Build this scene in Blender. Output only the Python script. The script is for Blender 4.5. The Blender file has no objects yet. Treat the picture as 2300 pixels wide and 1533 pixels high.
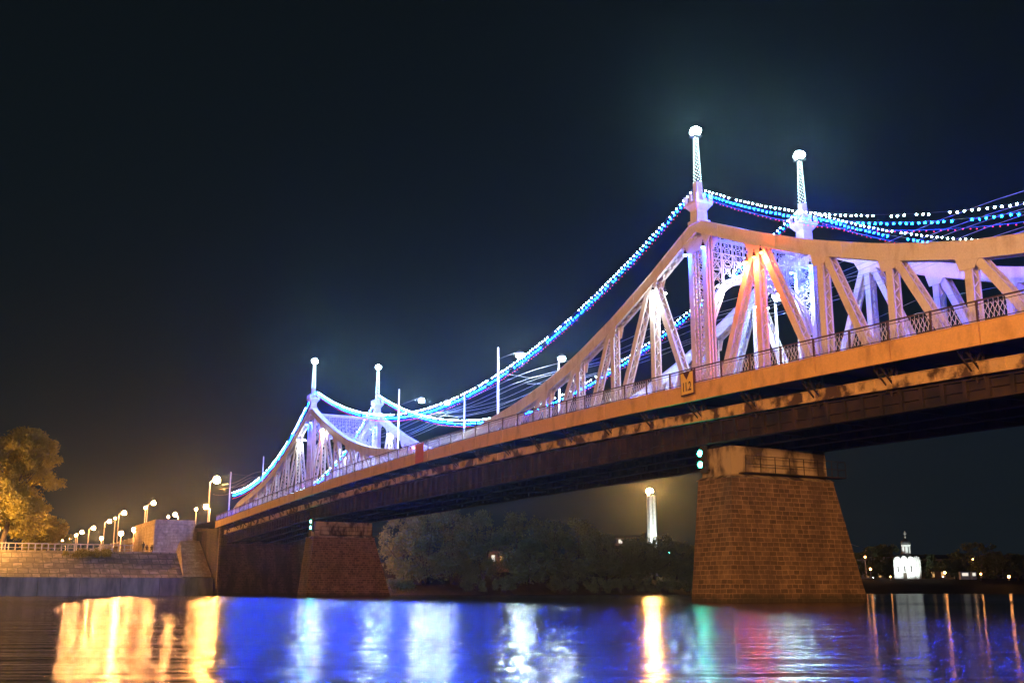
import bpy, math, random
from mathutils import Vector, Matrix
random.seed(7)
S = bpy.context.scene
COL = S.collection
R = math.radians

# ------------------------------------------------------------------ camera
cam_d = bpy.data.cameras.new('camera')
cam = bpy.data.objects.new('camera', cam_d); COL.objects.link(cam)
CAM = Vector((-42.056, -54.831, 0.636)); YAW = 0.4763; PITCH = 0.2245
cam.location = CAM
cam.rotation_euler = (math.pi/2 + PITCH, 0, -YAW)
cam_d.sensor_width = 36; cam_d.lens = 2456.16/2300*36
cam_d.clip_start = 0.3; cam_d.clip_end = 9000
S.camera = cam
# ------------------------------------------------------------------ world: night sky, a colour ramp by height with city sky-glow mixed in
W = bpy.data.worlds.new('World'); S.world = W; W.use_nodes = True
nt = W.node_tree; nt.nodes.clear()
out = nt.nodes.new('ShaderNodeOutputWorld'); bg = nt.nodes.new('ShaderNodeBackground')
tc = nt.nodes.new('ShaderNodeTexCoord'); sep = nt.nodes.new('ShaderNodeSeparateXYZ')
nt.links.new(tc.outputs['Generated'], sep.inputs[0])
cr = nt.nodes.new('ShaderNodeValToRGB'); e = cr.color_ramp
e.elements[0].position = 0.0; e.elements[0].color = (0.0085, 0.0125, 0.0160, 1)
e.elements[1].position = 0.75; e.elements[1].color = (0.0034, 0.0050, 0.0058, 1)
x = e.elements.new(0.28); x.color = (0.0042, 0.0082, 0.0112, 1)
nt.links.new(sep.outputs['Z'], cr.inputs[0])
nt.links.new(cr.outputs[0], bg.inputs[0]); bg.inputs[1].default_value = 0.88
nt.links.new(bg.outputs[0], out.inputs[0])
# ------------------------------------------------------------------ exposure / render
S.view_settings.view_transform = 'Standard'; S.view_settings.look = 'None'
S.view_settings.exposure = 0; S.view_settings.gamma = 1
S.render.engine = 'CYCLES'
cy = S.cycles
cy.use_denoising = True
try: cy.denoiser = 'OPENIMAGEDENOISE'; cy.denoising_input_passes = 'RGB_ALBEDO_NORMAL'
except Exception: pass
cy.max_bounces = 4; cy.diffuse_bounces = 2; cy.glossy_bounces = 2; cy.transmission_bounces = 2
cy.volume_bounces = 0; cy.transparent_max_bounces = 4
cy.sample_clamp_indirect = 4.0; cy.sample_clamp_direct = 0
cy.use_light_tree = True
cy.caustics_reflective = False; cy.caustics_refractive = False

# light levels
SOD = (1.0, 0.37, 0.10); WHT = (0.66, 1.0, 0.90)
HAZE = 0.00012

# ================================================================== helpers
class MB:
    def __init__(s): s.v = []; s.f = []
    def quad(s, a, b, c, d):
        n = len(s.v); s.v += [tuple(a), tuple(b), tuple(c), tuple(d)]; s.f.append((n, n+1, n+2, n+3)); return s
    def hexa(s, p):   # 8 points: bottom 4 ccw, top 4 ccw
        n = len(s.v); s.v += [tuple(q) for q in p]
        for f in ((3,2,1,0),(4,5,6,7),(0,1,5,4),(1,2,6,5),(2,3,7,6),(3,0,4,7)): s.f.append(tuple(n+i for i in f))
        return s
    def box(s, x0, x1, y0, y1, z0, z1):
        return s.hexa([(x0,y0,z0),(x1,y0,z0),(x1,y1,z0),(x0,y1,z0),(x0,y0,z1),(x1,y0,z1),(x1,y1,z1),(x0,y1,z1)])
    def frus(s, a, za, b, zb):  # a=(x0,x1,y0,y1)
        return s.hexa([(a[0],a[2],za),(a[1],a[2],za),(a[1],a[3],za),(a[0],a[3],za),(b[0],b[2],zb),(b[1],b[2],zb),(b[1],b[3],zb),(b[0],b[3],zb)])
    def bar(s, p, q, w, d=None, up=(1,0,0)):   # w across (perp to up), d along up
        d = w if d is None else d
        p = Vector(p); q = Vector(q); t = q-p
        if t.length < 1e-6: return s
        t.normalize(); u = Vector(up); u = u - t*u.dot(t)
        if u.length < 1e-4: u = t.orthogonal()
        u.normalize(); v = t.cross(u); v *= w/2; u *= d/2
        return s.hexa([p-u-v, p-u+v, p+u+v, p+u-v, q-u-v, q-u+v, q+u+v, q+u-v])
    def tube(s, pts, r, n=5, cap=True):
        pts = [Vector(p) for p in pts]; rs = r if isinstance(r, (list, tuple)) else [r]*len(pts)
        base = len(s.v); ref = Vector((0.13, 0.21, 0.97))
        for i, p in enumerate(pts):
            t = (pts[min(i+1, len(pts)-1)] - pts[max(i-1, 0)]).normalized()
            rr = ref if abs(t.dot(ref)) < .9 else Vector((1, 0, 0))
            u = (rr - t*rr.dot(t)).normalized(); v = t.cross(u)
            for k in range(n):
                a = 2*math.pi*k/n; s.v.append(tuple(p + (u*math.cos(a)+v*math.sin(a))*rs[i]))
        for i in range(len(pts)-1):
            for k in range(n):
                a = base+i*n+k; b = base+i*n+(k+1) % n; s.f.append((a, b, b+n, a+n))
        if cap:
            s.f.append(tuple(base+k for k in range(n))[::-1]); s.f.append(tuple(base+(len(pts)-1)*n+k for k in range(n)))
        return s
    def ball(s, c, r, n=6, m=4, sz=1.0):
        base = len(s.v); c = Vector(c)
        s.v.append(tuple(c+Vector((0, 0, -r*sz))))
        for j in range(1, m):
            th = math.pi*j/m
            for k in range(n):
                a = 2*math.pi*k/n; s.v.append((c.x+r*math.sin(th)*math.cos(a), c.y+r*math.sin(th)*math.sin(a), c.z-r*sz*math.cos(th)))
        s.v.append(tuple(c+Vector((0, 0, r*sz)))); top = len(s.v)-1
        for k in range(n):
            s.f.append((base, base+1+(k+1) % n, base+1+k))
            s.f.append((top, base+1+(m-2)*n+k, base+1+(m-2)*n+(k+1) % n))
            for j in range(m-2):
                a = base+1+j*n+k; b = base+1+j*n+(k+1) % n; s.f.append((a, b, b+n, a+n))
        return s
    def lathe(s, c, prof, n=12):  # prof [(r,z)]
        base = len(s.v)
        for r, z in prof:
            for k in range(n):
                a = 2*math.pi*k/n; s.v.append((c[0]+r*math.cos(a), c[1]+r*math.sin(a), c[2]+z))
        for i in range(len(prof)-1):
            for k in range(n):
                a = base+i*n+k; b = base+i*n+(k+1) % n; s.f.append((a, b, b+n, a+n))
        s.f.append(tuple(base+k for k in range(n))[::-1]); s.f.append(tuple(base+(len(prof)-1)*n+k for k in range(n)))
        return s
    def prism(s, pts, d):     # planar polygon extruded by vector d
        n = len(s.v); m = len(pts); d = Vector(d)
        s.v += [tuple(p) for p in pts] + [tuple(Vector(p)+d) for p in pts]
        s.f.append(tuple(range(n, n+m))[::-1]); s.f.append(tuple(range(n+m, n+2*m)))
        for i in range(m):
            j = (i+1) % m; s.f.append((n+i, n+j, n+m+j, n+m+i))
        return s
    def mesh(s, name, mat):
        me = bpy.data.meshes.new(name); me.from_pydata(s.v, [], s.f); me.materials.append(mat); me.update(); return me
    def build(s, name, mat, parent=None, smooth=False):
        me = s.mesh(name, mat)
        if smooth: me.polygons.foreach_set('use_smooth', [True]*len(me.polygons))
        o = bpy.data.objects.new(name, me); COL.objects.link(o)
        if parent: o.parent = parent
        return o

def tag(o, label, cat=None, group=None, kind=None):
    if label: o['label'] = label
    if cat: o['category'] = cat
    if group: o['group'] = group
    if kind: o['kind'] = kind
    return o
def thing(name, label, cat, loc=(0, 0, 0), group=None):
    o = bpy.data.objects.new(name, None); COL.objects.link(o); o.location = loc; o.empty_display_size = .3
    return tag(o, label, cat, group)
def struct(o): o['kind'] = 'structure'; return o
def inst(me, name, parent, loc=(0, 0, 0), rz=0, sc=None, src=None):
    o = bpy.data.objects.new(name, me); COL.objects.link(o); o.parent = parent; o.location = loc; o.rotation_euler = (0, 0, rz)
    if sc: o.scale = sc
    return o

# pixel (of the 2300x1533 photograph) -> world ray; used only to survey where things stand
def ray(u, v):
    f = 2456.16; x = (u-1150)/f; y = (766.5-v)/f
    cp, sp = math.cos(PITCH), math.sin(PITCH)
    d = cp-y*sp; z = sp+y*cp; c, s_ = math.cos(YAW), math.sin(YAW)
    return Vector((x*c+d*s_, -x*s_+d*c, z))
def onX(u, v, X): d = ray(u, v); return CAM+d*((X-CAM.x)/d.x)
def onY(u, v, Y): d = ray(u, v); return CAM+d*((Y-CAM.y)/d.y)
def atD(u, v, D): d = ray(u, v); return CAM+d*(D/math.hypot(d.x, d.y))

# ------------------------------------------------------------------ materials
def nodes(name):
    m = bpy.data.materials.new(name); m.use_nodes = True; t = m.node_tree
    return m, t, t.nodes, t.links, t.nodes['Principled BSDF']
def ramp(t, src, stops):
    r = t.nodes.new('ShaderNodeValToRGB'); e = r.color_ramp
    while len(e.elements) < len(stops): e.elements.new(.5)
    for el, (p, c) in zip(e.elements, stops):
        el.position = p; el.color = (*c, 1) if len(c) == 3 else c
    t.links.new(src, r.inputs[0]); return r.outputs[0]
def noise(t, scale, detail=4, vec=None, rough=.55, sc=None):
    n = t.nodes.new('ShaderNodeTexNoise'); n.inputs['Scale'].default_value = scale; n.inputs['Detail'].default_value = detail
    n.inputs['Roughness'].default_value = rough
    if vec is None:
        g = t.nodes.new('ShaderNodeNewGeometry'); vec = g.outputs['Position']
    if sc:
        mp = t.nodes.new('ShaderNodeMapping'); mp.inputs['Scale'].default_value = sc; t.links.new(vec, mp.inputs[0]); vec = mp.outputs[0]
    t.links.new(vec, n.inputs['Vector']); return n.outputs['Fac']
def mixc(t, fac, a, b, mode='MIX'):
    m = t.nodes.new('ShaderNodeMix'); m.data_type = 'RGBA'; m.blend_type = mode
    if hasattr(fac, 'links'): t.links.new(fac, m.inputs[0])
    else: m.inputs[0].default_value = fac
    for i, c in ((6, a), (7, b)):
        if hasattr(c, 'links'): t.links.new(c, m.inputs[i])
        else: m.inputs[i].default_value = (*c, 1)
    return m.outputs[2]
def bump(t, b, h, strength=.3, dist=.05):
    n = t.nodes.new('ShaderNodeBump'); n.inputs['Strength'].default_value = strength; n.inputs['Distance'].default_value = dist
    t.links.new(h, n.inputs['Height']); t.links.new(n.outputs[0], b.inputs['Normal'])
def mottled(name, c1, c2, scale=1.0, rough=.7, sc=None, lo=.35, hi=.65, bmp=.2, metal=0):
    m, t, n, l, b = nodes(name)
    f = noise(t, scale, 6, sc=sc)
    l.new(ramp(t, f, [(lo, c1), (hi, c2)]), b.inputs['Base Color'])
    b.inputs['Roughness'].default_value = rough; b.inputs['Metallic'].default_value = metal
    if bmp: bump(t, b, noise(t, scale*6, 3), bmp, .03)
    return m
def brick(name, c1, c2, mortar, bw, rh, ms=.02, rough=.85, dirt=None, dirt_amt=.5):
    """stone courses: horizontal coordinate follows whichever way the wall faces"""
    m, t, n, l, b = nodes(name)
    g = n.new('ShaderNodeNewGeometry'); sp = n.new('ShaderNodeSeparateXYZ'); sn = n.new('ShaderNodeSeparateXYZ')
    l.new(g.outputs['Position'], sp.inputs[0]); l.new(g.outputs['True Normal'], sn.inputs[0])
    a = n.new('ShaderNodeMath'); a.operation = 'ABSOLUTE'; l.new(sn.outputs['X'], a.inputs[0])
    gt = n.new('ShaderNodeMath'); gt.operation = 'GREATER_THAN'; gt.inputs[1].default_value = .6; l.new(a.outputs[0], gt.inputs[0])
    mx = n.new('ShaderNodeMix'); l.new(gt.outputs[0], mx.inputs[0]); l.new(sp.outputs['X'], mx.inputs[2]); l.new(sp.outputs['Y'], mx.inputs[3])
    cb = n.new('ShaderNodeCombineXYZ'); l.new(mx.outputs[0], cb.inputs[0]); l.new(sp.outputs['Z'], cb.inputs[1])
    # wobble so the joints are not ruler straight
    wn = n.new('ShaderNodeTexNoise'); wn.inputs['Scale'].default_value = 1.3; l.new(g.outputs['Position'], wn.inputs['Vector'])
    vm = n.new('ShaderNodeVectorMath'); vm.operation = 'MULTIPLY_ADD'; vm.inputs[1].default_value = (.09, .07, 0)
    l.new(wn.outputs['Color'], vm.inputs[0]); l.new(cb.outputs[0], vm.inputs[2])
    br = n.new('ShaderNodeTexBrick'); l.new(vm.outputs[0], br.inputs['Vector'])
    br.inputs['Color1'].default_value = (*c1, 1); br.inputs['Color2'].default_value = (*c2, 1); br.inputs['Mortar'].default_value = (*mortar, 1)
    br.inputs['Scale'].default_value = 1; br.inputs['Brick Width'].default_value = bw; br.inputs['Row Height'].default_value = rh
    br.inputs['Mortar Size'].default_value = ms; br.inputs['Mortar Smooth'].default_value = .3; br.inputs['Bias'].default_value = 0
    br.offset = .5; br.squash = .8; br.squash_frequency = 3
    col = br.outputs['Color']
    f2 = noise(t, 2.2, 5)
    col = mixc(t, .55, col, ramp(t, f2, [(.3, (.55, .55, .55)), (.7, (1.5, 1.5, 1.5))]), 'MULTIPLY')
    if dirt:
        fd = noise(t, .8, 5, sc=(1.2, 1.2, .28))
        col = mixc(t, ramp(t, fd, [(.42, (0, 0, 0)), (.62, (dirt_amt,)*3)]), col, dirt)
    if name.startswith('pier') or name.startswith('abut'):
        # wet weedy band left by the river level
        zz = n.new('ShaderNodeMath'); zz.operation = 'MULTIPLY_ADD'; zz.inputs[1].default_value = 1.1; l.new(noise(t, 1.1, 5), zz.inputs[0])
        ng = n.new('ShaderNodeMath'); ng.operation = 'MULTIPLY'; ng.inputs[1].default_value = -1; l.new(sp.outputs['Z'], ng.inputs[0]); l.new(ng.outputs[0], zz.inputs[2])
        col = mixc(t, ramp(t, zz.outputs[0], [(.0, (0, 0, 0)), (.35, (.8, .8, .8))]), col, (.030, .028, .018))
    l.new(col, b.inputs['Base Color']); b.inputs['Roughness'].default_value = rough
    bump(t, b, br.outputs['Fac'], -.5, .03)
    return m
def emit(name, col, strength):
    m = bpy.data.materials.new(name); m.use_nodes = True; t = m.node_tree; t.nodes.clear()
    o = t.nodes.new('ShaderNodeOutputMaterial'); e = t.nodes.new('ShaderNodeEmission')
    e.inputs[0].default_value = (*col, 1); e.inputs[1].default_value = strength
    t.links.new(e.outputs[0], o.inputs[0]); return m

M = {}
# white painted steel with grime in runs
def painted(name, base, grime, lo=.5, hi=.75, amt=.7, rough=.45, sc_=1.6, zs=.35):
    m, t, n, l, b = nodes(name)
    f = noise(t, sc_, 6, sc=(1, 1, zs)); f2 = noise(t, 9, 4)
    c = mixc(t, ramp(t, f, [(lo, (0, 0, 0)), (hi, (amt,)*3)]), base, grime)
    c = mixc(t, .35, c, ramp(t, f2, [(.3, (.7, .7, .7)), (.7, (1.15, 1.15, 1.15))]), 'MULTIPLY')
    l.new(c, b.inputs['Base Color']); b.inputs['Roughness'].default_value = rough
    bump(t, b, f2, .12, .02); return m
M['white'] = painted('white_steel_paint', (.72, .67, .68), (.42, .35, .32))
M['fascia'] = painted('cream_fascia_paint', (.78, .47, .19), (.24, .11, .04), .52, .80, .7, .6, .9, .5)
M['beam'] = painted('peeling_cream_paint', (.58, .40, .20), (.06, .032, .018), .47, .57, .97, .8, .8, 1.0)
M['rust'] = mottled('dark_rusty_steel', (.010, .008, .007), (.060, .034, .020), .7, .85, lo=.42, hi=.72)
M['rail'] = mottled('brown_rail_iron', (.05, .035, .03), (.11, .07, .05), 3, .6)
M['mesh'] = mottled('railing_grille', (.55, .55, .55), (.70, .69, .68), 3, .5)
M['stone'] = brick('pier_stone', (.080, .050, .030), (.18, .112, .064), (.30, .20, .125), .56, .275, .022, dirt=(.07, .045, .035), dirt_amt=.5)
M['stone_shaded'] = brick('abutment_stone_shaded', (.035, .024, .018), (.085, .055, .038), (.14, .095, .065), .56, .275, .022, dirt=(.03, .022, .018), dirt_amt=.8)  # pier stone again, with the abutment's shade mixed into its colours and dirt
M['cap'] = mottled('pier_cap_render', (.07, .05, .038), (.44, .34, .22), .8, .9, sc=(1, 1, .5), lo=.44, hi=.58)
M['bastion'] = brick('bastion_stone', (.36, .27, .2), (.48, .38, .29), (.22, .17, .13), 1.1, .5, .02, dirt=(.2, .14, .1), dirt_amt=.5)
M['slab'] = brick('revetment_slabs', (.10, .085, .065), (.25, .21, .165), (.045, .04, .03), 1.5, .85, .07, dirt=(.07, .06, .04), dirt_amt=.85)
M['quay'] = mottled('quay_concrete', (.09, .095, .085), (.22, .21, .18), .5, .8, sc=(1.6, 1, .4))
M['conc'] = mottled('concrete', (.25, .24, .22), (.38, .36, .33), .8, .8)
M['asphalt'] = mottled('asphalt', (.04, .04, .042), (.065, .063, .06), 2, .85)
M['soil'] = mottled('grass_soil', (.030, .032, .018), (.075, .065, .04), .25, .95)
M['turf'] = mottled('dark_turf', (.010, .012, .007), (.022, .022, .014), .25, .95)
M['paving'] = mottled('pale_paving', (.26, .23, .20), (.38, .34, .29), .6, .8)
M['pole'] = mottled('pale_pole_paint', (.5, .5, .48), (.62, .61, .58), 2, .5)
M['dark'] = mottled('dark_metal', (.02, .02, .022), (.04, .04, .04), 4, .5)
M['bark'] = mottled('bark', (.045, .033, .024), (.11, .085, .06), 3, .95, sc=(2, 2, .4))
M['wire'] = mottled('wire', (.25, .25, .25), (.35, .35, .35), 4, .5)
M['wallw'] = mottled('white_plaster', (.62, .62, .6), (.76, .75, .73), .8, .8)
M['wally'] = mottled('ochre_plaster', (.35, .24, .12), (.46, .33, .18), .8, .8)
M['roof'] = mottled('tin_roof', (.06, .065, .06), (.1, .1, .095), 1.2, .5)
M['window'] = mottled('dark_glass', (.02, .02, .025), (.035, .035, .04), 2, .2)
M['red'] = mottled('red_board_paint', (.52, .035, .02), (.66, .06, .03), 1.5, .5)
M['yellow'] = mottled('yellow_sign_paint', (.88, .60, .12), (.92, .66, .18), 2, .5)
M['maroon'] = mottled('maroon_sign_frame', (.06, .018, .012), (.09, .03, .02), 2, .5)
M['cloth'] = mottled('dark_clothes', (.02, .02, .025), (.05, .04, .04), 6, .9)
M['cloth2'] = mottled('brown_coat', (.08, .05, .035), (.12, .08, .05), 6, .9)
M['skin'] = mottled('skin', (.38, .24, .17), (.45, .29, .2), 6, .6)
M['hair'] = mottled('dark_hair', (.015, .012, .01), (.03, .02, .015), 8, .7)
M['gold'] = mottled('gilded_metal', (.6, .6, .5), (.8, .8, .7), 2, .35)
def leafmat(name, c1, c2):
    m, t, n, l, b = nodes(name)
    oi = n.new('ShaderNodeNewGeometry')
    l.new(ramp(t, noise(t, .5, 3), [(.35, c1), (.65, c2)]), b.inputs['Base Color'])
    b.inputs['Roughness'].default_value = .75
    tr = n.new('ShaderNodeBsdfTranslucent'); tr.inputs[0].default_value = (*[min(1, q*1.3) for q in c2], 1)
    mx = n.new('ShaderNodeMixShader'); mx.inputs[0].default_value = .45
    l.new(b.outputs[0], mx.inputs[1]); l.new(tr.outputs[0], mx.inputs[2]); l.new(mx.outputs[0], n['Material Output'].inputs[0])
    return m
M['leaf'] = leafmat('autumn_leaves', (.11, .105, .02), (.21, .18, .035))
M['leafd'] = leafmat('willow_leaves', (.10, .125, .05), (.17, .20, .085))
# emitters: lamps and lit windows in view, plus added and off-view lamps
L_ = {
 'mast': emit('mast_lamp_glow', WHT, 2300), 'road': emit('road_lamp_glow', (.78, 1, .92), 2300), 'arch': emit('arch_lamp_glow', (.72, 1, .90), 600), 'sodtree': emit('tree_lamp_glow', (1, .45, .10), 5500),
 'sod': emit('sodium_glow', SOD, 1700), 'park': emit('park_lamp_glow', SOD, 45), 'sodbig': emit('sodium_floodlight_glow', (1, .40, .08), 2600),
 'bw': emit('white_bulb', (.60, 1.0, 1.0), 44), 'bb': emit('blue_bulb', (.0003, .035, 1.0), 2000), 'br': emit('red_bulb', (1.0, .05, .10), 2.5),
 'fairy': emit('fairy_bulb', (.70, 1.0, .95), 9), 'green': emit('green_signal_glow', (.04, 1.0, .60), 260),
 'fw': emit('white_flood_glass', (.9, 1, .97), 120), 'fb': emit('blue_flood_glass', (.12, .45, 1.0), 60), 'fr': emit('red_flood_glass', (1, .10, .03), 60),
 'win': emit('lit_window', (1, .55, .2), .8), 'winw': emit('lit_window_white', (1, .9, .75), 1.0),
 'flame': emit('beacon_glow', (1, .40, .08), 4500), 'near': emit('near_bank_sodium_glow', SOD, 60),
}
# ================================================================== setting: water and banks
def make_water():
    m, t, n, l, b = nodes('river_water')
    b.inputs['Base Color'].default_value = (.004, .008, .012, 1)
    b.inputs['Roughness'].default_value = .30; b.inputs['IOR'].default_value = 1.34
    g = n.new('ShaderNodeNewGeometry')
    rt = n.new('ShaderNodeMapping'); rt.inputs['Rotation'].default_value = (0, 0, YAW); l.new(g.outputs['Position'], rt.inputs[0])
    f1 = noise(t, 1.0, 3, rt.outputs[0], .5, (.20, 1.1, 1)); f2 = noise(t, 1.0, 4, rt.outputs[0], .6, (.9, 5.0, 1))
    ad = n.new('ShaderNodeMath'); ad.operation = 'MULTIPLY_ADD'; ad.inputs[1].default_value = .30; l.new(f2, ad.inputs[0]); l.new(f1, ad.inputs[2])
    bump(t, b, ad.outputs[0], 1.0, .16)
    # patches of calmer and rougher water
    f3 = noise(t, .035, 4, g.outputs['Position'], .6)
    mr = n.new('ShaderNodeMapRange'); mr.inputs[1].default_value = .35; mr.inputs[2].default_value = .65; mr.inputs[3].default_value = .075; mr.inputs[4].default_value = .13
    l.new(f3, mr.inputs[0]); l.new(mr.outputs[0], b.inputs['Roughness'])
    return m
mb = MB(); mb.quad((-900, -300, 0), (1500, -300, 0), (1500, 900, 0), (-900, 900, 0))
struct(mb.build('river_water', make_water()))

# far banks: strips that follow the shoreline
def bank(name, shore, prof, mat):
    """shore [(x,y)], prof [(offset away from the water, z)]"""
    mb = MB(); n = len(prof)
    P = [Vector((a, b, 0)) for a, b in shore]
    for i, p in enumerate(P):
        t = (P[min(i+1, len(P)-1)]-P[max(i-1, 0)]).normalized(); nn = Vector((-t.y, t.x, 0))
        for k, (o, z) in enumerate(prof):
            j = (random.random()-.5)*min(o, 30)*.06 if z > .3 else 0
            q = p+nn*(o+j*2); mb.v.append((q.x, q.y, z+j*.35))
    for i in range(len(P)-1):
        for k in range(n-1):
            a = i*n+k; mb.f.append((a, a+n, a+n+1, a+1))
    return struct(mb.build(name, mat, smooth=True))
def subdiv(pts, step):
    out = []
    for (a, b), (c, d) in zip(pts, pts[1:]):
        n = max(1, int(math.hypot(c-a, d-b)/step))
        for i in range(n): out.append((a+(c-a)*i/n + random.uniform(-.4, .4), b+(d-b)*i/n + random.uniform(-.4, .4)))
    out.append(pts[-1]); return out
p1 = atD(1520, 1327, 235); p2 = atD(1640, 1327, 330); p3 = atD(1950, 1327, 370); p4 = atD(2320, 1327, 380); p5 = atD(2900, 1327, 420)
bank('far_bank', subdiv([(11.5, 131), (60, 140), (p1.x, p1.y), (p2.x, p2.y)], 5),
     [(-3, -.8), (0, .15), (1.5, .8), (6, 2.0), (14, 4.2), (26, 5.5), (60, 6.5), (400, 7)], M['soil'])
bank('park_bank', subdiv([(p2.x-12, p2.y+4), (p3.x, p3.y), (p4.x, p4.y), (p5.x, p5.y), (900, 60)], 9),
     [(-3, -.8), (0, .1), (4, 2.2), (12, 4.4), (20, 4.75), (60, 4.8), (500, 5)], M['turf'])
# left bank: plateau behind the revetment
mb = MB(); mb.box(-500, -2.6, 141.6, 700, -1, 7.15); mb.box(11.2, 40, 141.6, 160, -1, 6)
struct(mb.build('left_bank_ground', M['soil']))
mb = MB(); mb.box(-300, -10.5, 146, 152, 7.15, 7.3)
struct(mb.build('promenade_path', M['paving']))
mb = MB(); n0 = 60
for i in range(n0):
    x0 = -160+i*(160-1.6)/n0; x1 = -160+(i+1)*(160-1.6)/n0
    mb.quad((x0, 130.7, 2.72), (x1, 130.7, 2.72), (x1, 136.5, 5.1), (x0, 136.5, 5.1))
    mb.quad((x0, 136.5, 5.1), (x1, 136.5, 5.1), (x1, 141.62, 7.17), (x0, 141.62, 7.17))
struct(mb.build('revetment_slope', M['slab']))
# near bank under the camera
mb = MB(); mb.hexa([(-300, -400, -1), (200, -400, -1), (200, -64, -1), (-300, -56.5, -1), (-300, -400, 5.5), (200, -400, 5.5), (200, -78, 5.5), (-300, -74, 5.5)])
struct(mb.build('near_bank_ground', M['soil']))

# ================================================================== bridge
L = 84.0; WB = 8.97; TOW = (0.0, 84.0)
def dz(s):
    if s > 84: return 12.983-.0268*(s-84)
    if s < -30: return 11.90+.037*(s+30)
    return 13.54-.79*((s-42)/50)**2
CT = [(0, 24.3), (3.5, 22.74), (5.2, 21.95), (10.4, 19.85), (15.6, 18.1), (20.8, 16.75), (26, 15.85), (31, 15.25), (37, 14.55), (40.5, 13.6)]
def cz(t):
    t = abs(t)
    for (a, za), (b, zb) in zip(CT, CT[1:]):
        if t <= b: u = (t-a)/(b-a); return za+(zb-za)*u
    return 13.4
def czs(t):   # smooth
    return (cz(max(0, abs(t)-1))+2*cz(t)+cz(abs(t)+1))/4 if abs(t) > 2.2 else cz(t)
BR = thing('truss_bridge', 'long white steel truss bridge with turreted portals, on two stone piers in the river', 'bridge', (0, 0, 0))
S0, S1 = -64.0, 129.0
# --- deck slab, fascias, sidewalks
st = [S0+i*2.6 for i in range(int((S1-S0)/2.6)+1)]+[S1]
def strip(mb, x0, x1, a, b, s0=S0, s1=S1, step=2.6, fa=None):
    s = s0
    while s < s1-1e-6:
        e_ = min(s+step, s1); za, zb = dz(s), dz(e_)
        mb.hexa([(x0, s, za+a), (x1, s, za+a), (x1, e_, zb+a), (x0, e_, zb+a), (x0, s, za+b), (x1, s, za+b), (x1, e_, zb+b), (x0, e_, zb+b)])
        s = e_
    return mb
strip(MB(), -1.85, WB+1.85, -.38, -.02).build('deck_slab', M['conc'], BR)
strip(MB(), .8, WB-.8, -.018, .05).build('carriageway', M['asphalt'], BR)
for side in (-1, 1):
    x = -2.0 if side < 0 else WB+2.0
    mb = MB(); s = S0
    while s < S1-.1:
        e_ = min(s+5.2, S1)-.04; za, zb = dz(s), dz(e_-.05)
        a, b = (x-.07, x+.07)
        mb.hexa([(a, s, za-.93), (b, s, za-.93), (b, e_-.05, zb-.93), (a, e_-.05, zb-.93), (a, s, za+.0), (b, s, za+.0), (b, e_-.05, zb+.0), (a, e_-.05, zb+.0)])
        s = e_+.04
    strip(mb, x-.13, x+.13, .003, .05)      # top lip
    strip(mb, x-.11, x+.11, -.99, -.933)    # bottom flange
    mb.build('fascia', M['fascia'], BR)
    # railing
    rl = strip(strip(MB(), x-.045, x+.045, 1.0, 1.06), x-.02, x+.02, .12, .155)
    strip(rl, x-.02, x+.02, .86, .885)
    ro = rl.build('railing', M['rail'], BR)
    # grille: crossed bars and uprights
    g = MB(); pitch = .26; s = S0 if side > 0 else -42
    while s < S1-.3:
        z0 = dz(s); z1 = dz(s+.42)
        g.bar((x, s, z0+.14), (x, s+.42, z1+.86), .024, .014); g.bar((x+.014, s+.42, z1+.14), (x+.014, s, z0+.86), .024, .014)
        g.bar((x-.012, s, z0+.14), (x-.012, s, z0+1.0), .014, .014)
        s += pitch if s < 40 else pitch*1.6
    go = g.build('grille', M['mesh'], ro)
    pm = MB().box(-.05, .05, -.05, .05, 0, 1.02).mesh('railing_post', M['rail'])
    k = 0; s = -38
    while s < S1-1 and k < 99:
        inst(pm, 'railing_post', ro, (x, s, dz(s)+.045)); s += 2.6; k += 1
# --- longitudinal edge beams, girders, cross girders, brackets
for side in (-1, 1):
    x = -.45 if side < 0 else WB+.45
    mb = strip(MB(), x-.09, x+.09, -1.95, -1.42); strip(mb, x-.17, x+.17, -1.417, -1.37); strip(mb, x-.17, x+.17, -2.0, -1.953)
    s = S0+1.3
    while s < S1:
        mb.box(x-.16, x+.16, s-.05, s+.05, dz(s)-1.94, dz(s)-1.43); s += 1.3
    mb.build('edge_beam', M['beam'], BR)
def gbot(s):
    lo = 9.62
    if s < -2: lo = 9.62+(s+2)*.018
    if s > 86: lo = 9.62-(s-86)*.030
    return lo
def girder(x, name='main_girder'):
    mb = MB(); s = S0
    while s < S1-.1:
        e_ = min(s+2.6, S1); a, b = gbot(s), gbot(e_); c, d = dz(s)-2.12, dz(e_)-2.12
        mb.hexa([(x-.03, s, a), (x+.03, s, a), (x+.03, e_, b), (x-.03, e_, b), (x-.03, s, c), (x+.03, s, c), (x+.03, e_, d), (x-.03, e_, d)])
        for (w, p, q) in ((.28, 0, .07), (.2, .5, .55)):
            mb.hexa([(x-w, s, a+p-.06), (x+w, s, a+p-.06), (x+w, e_, b+p-.06), (x-w, e_, b+p-.06), (x-w, s, a+q-.062), (x+w, s, a+q-.062), (x+w, e_, b+q-.062), (x-w, e_, b+q-.062)])
        mb.hexa([(x-.28, s, c), (x+.28, s, c), (x+.28, e_, d), (x-.28, e_, d), (x-.28, s, c+.07), (x+.28, s, c+.07), (x+.28, e_, d+.07), (x-.28, e_, d+.07)])
        for k in range(2):
            q = s+1.3*k; mb.box(x-.27, x+.27, q-.03, q+.03, gbot(q)+.02, dz(q)-2.13); mb.box(x-.30, x-.27, q-.11, q+.11, gbot(q)+.02, dz(q)-2.13)
        s = e_
    mb.build(name, M['rust'], BR)
for x in (.1, WB-.1, 3.1, 5.9): girder(x)
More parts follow.
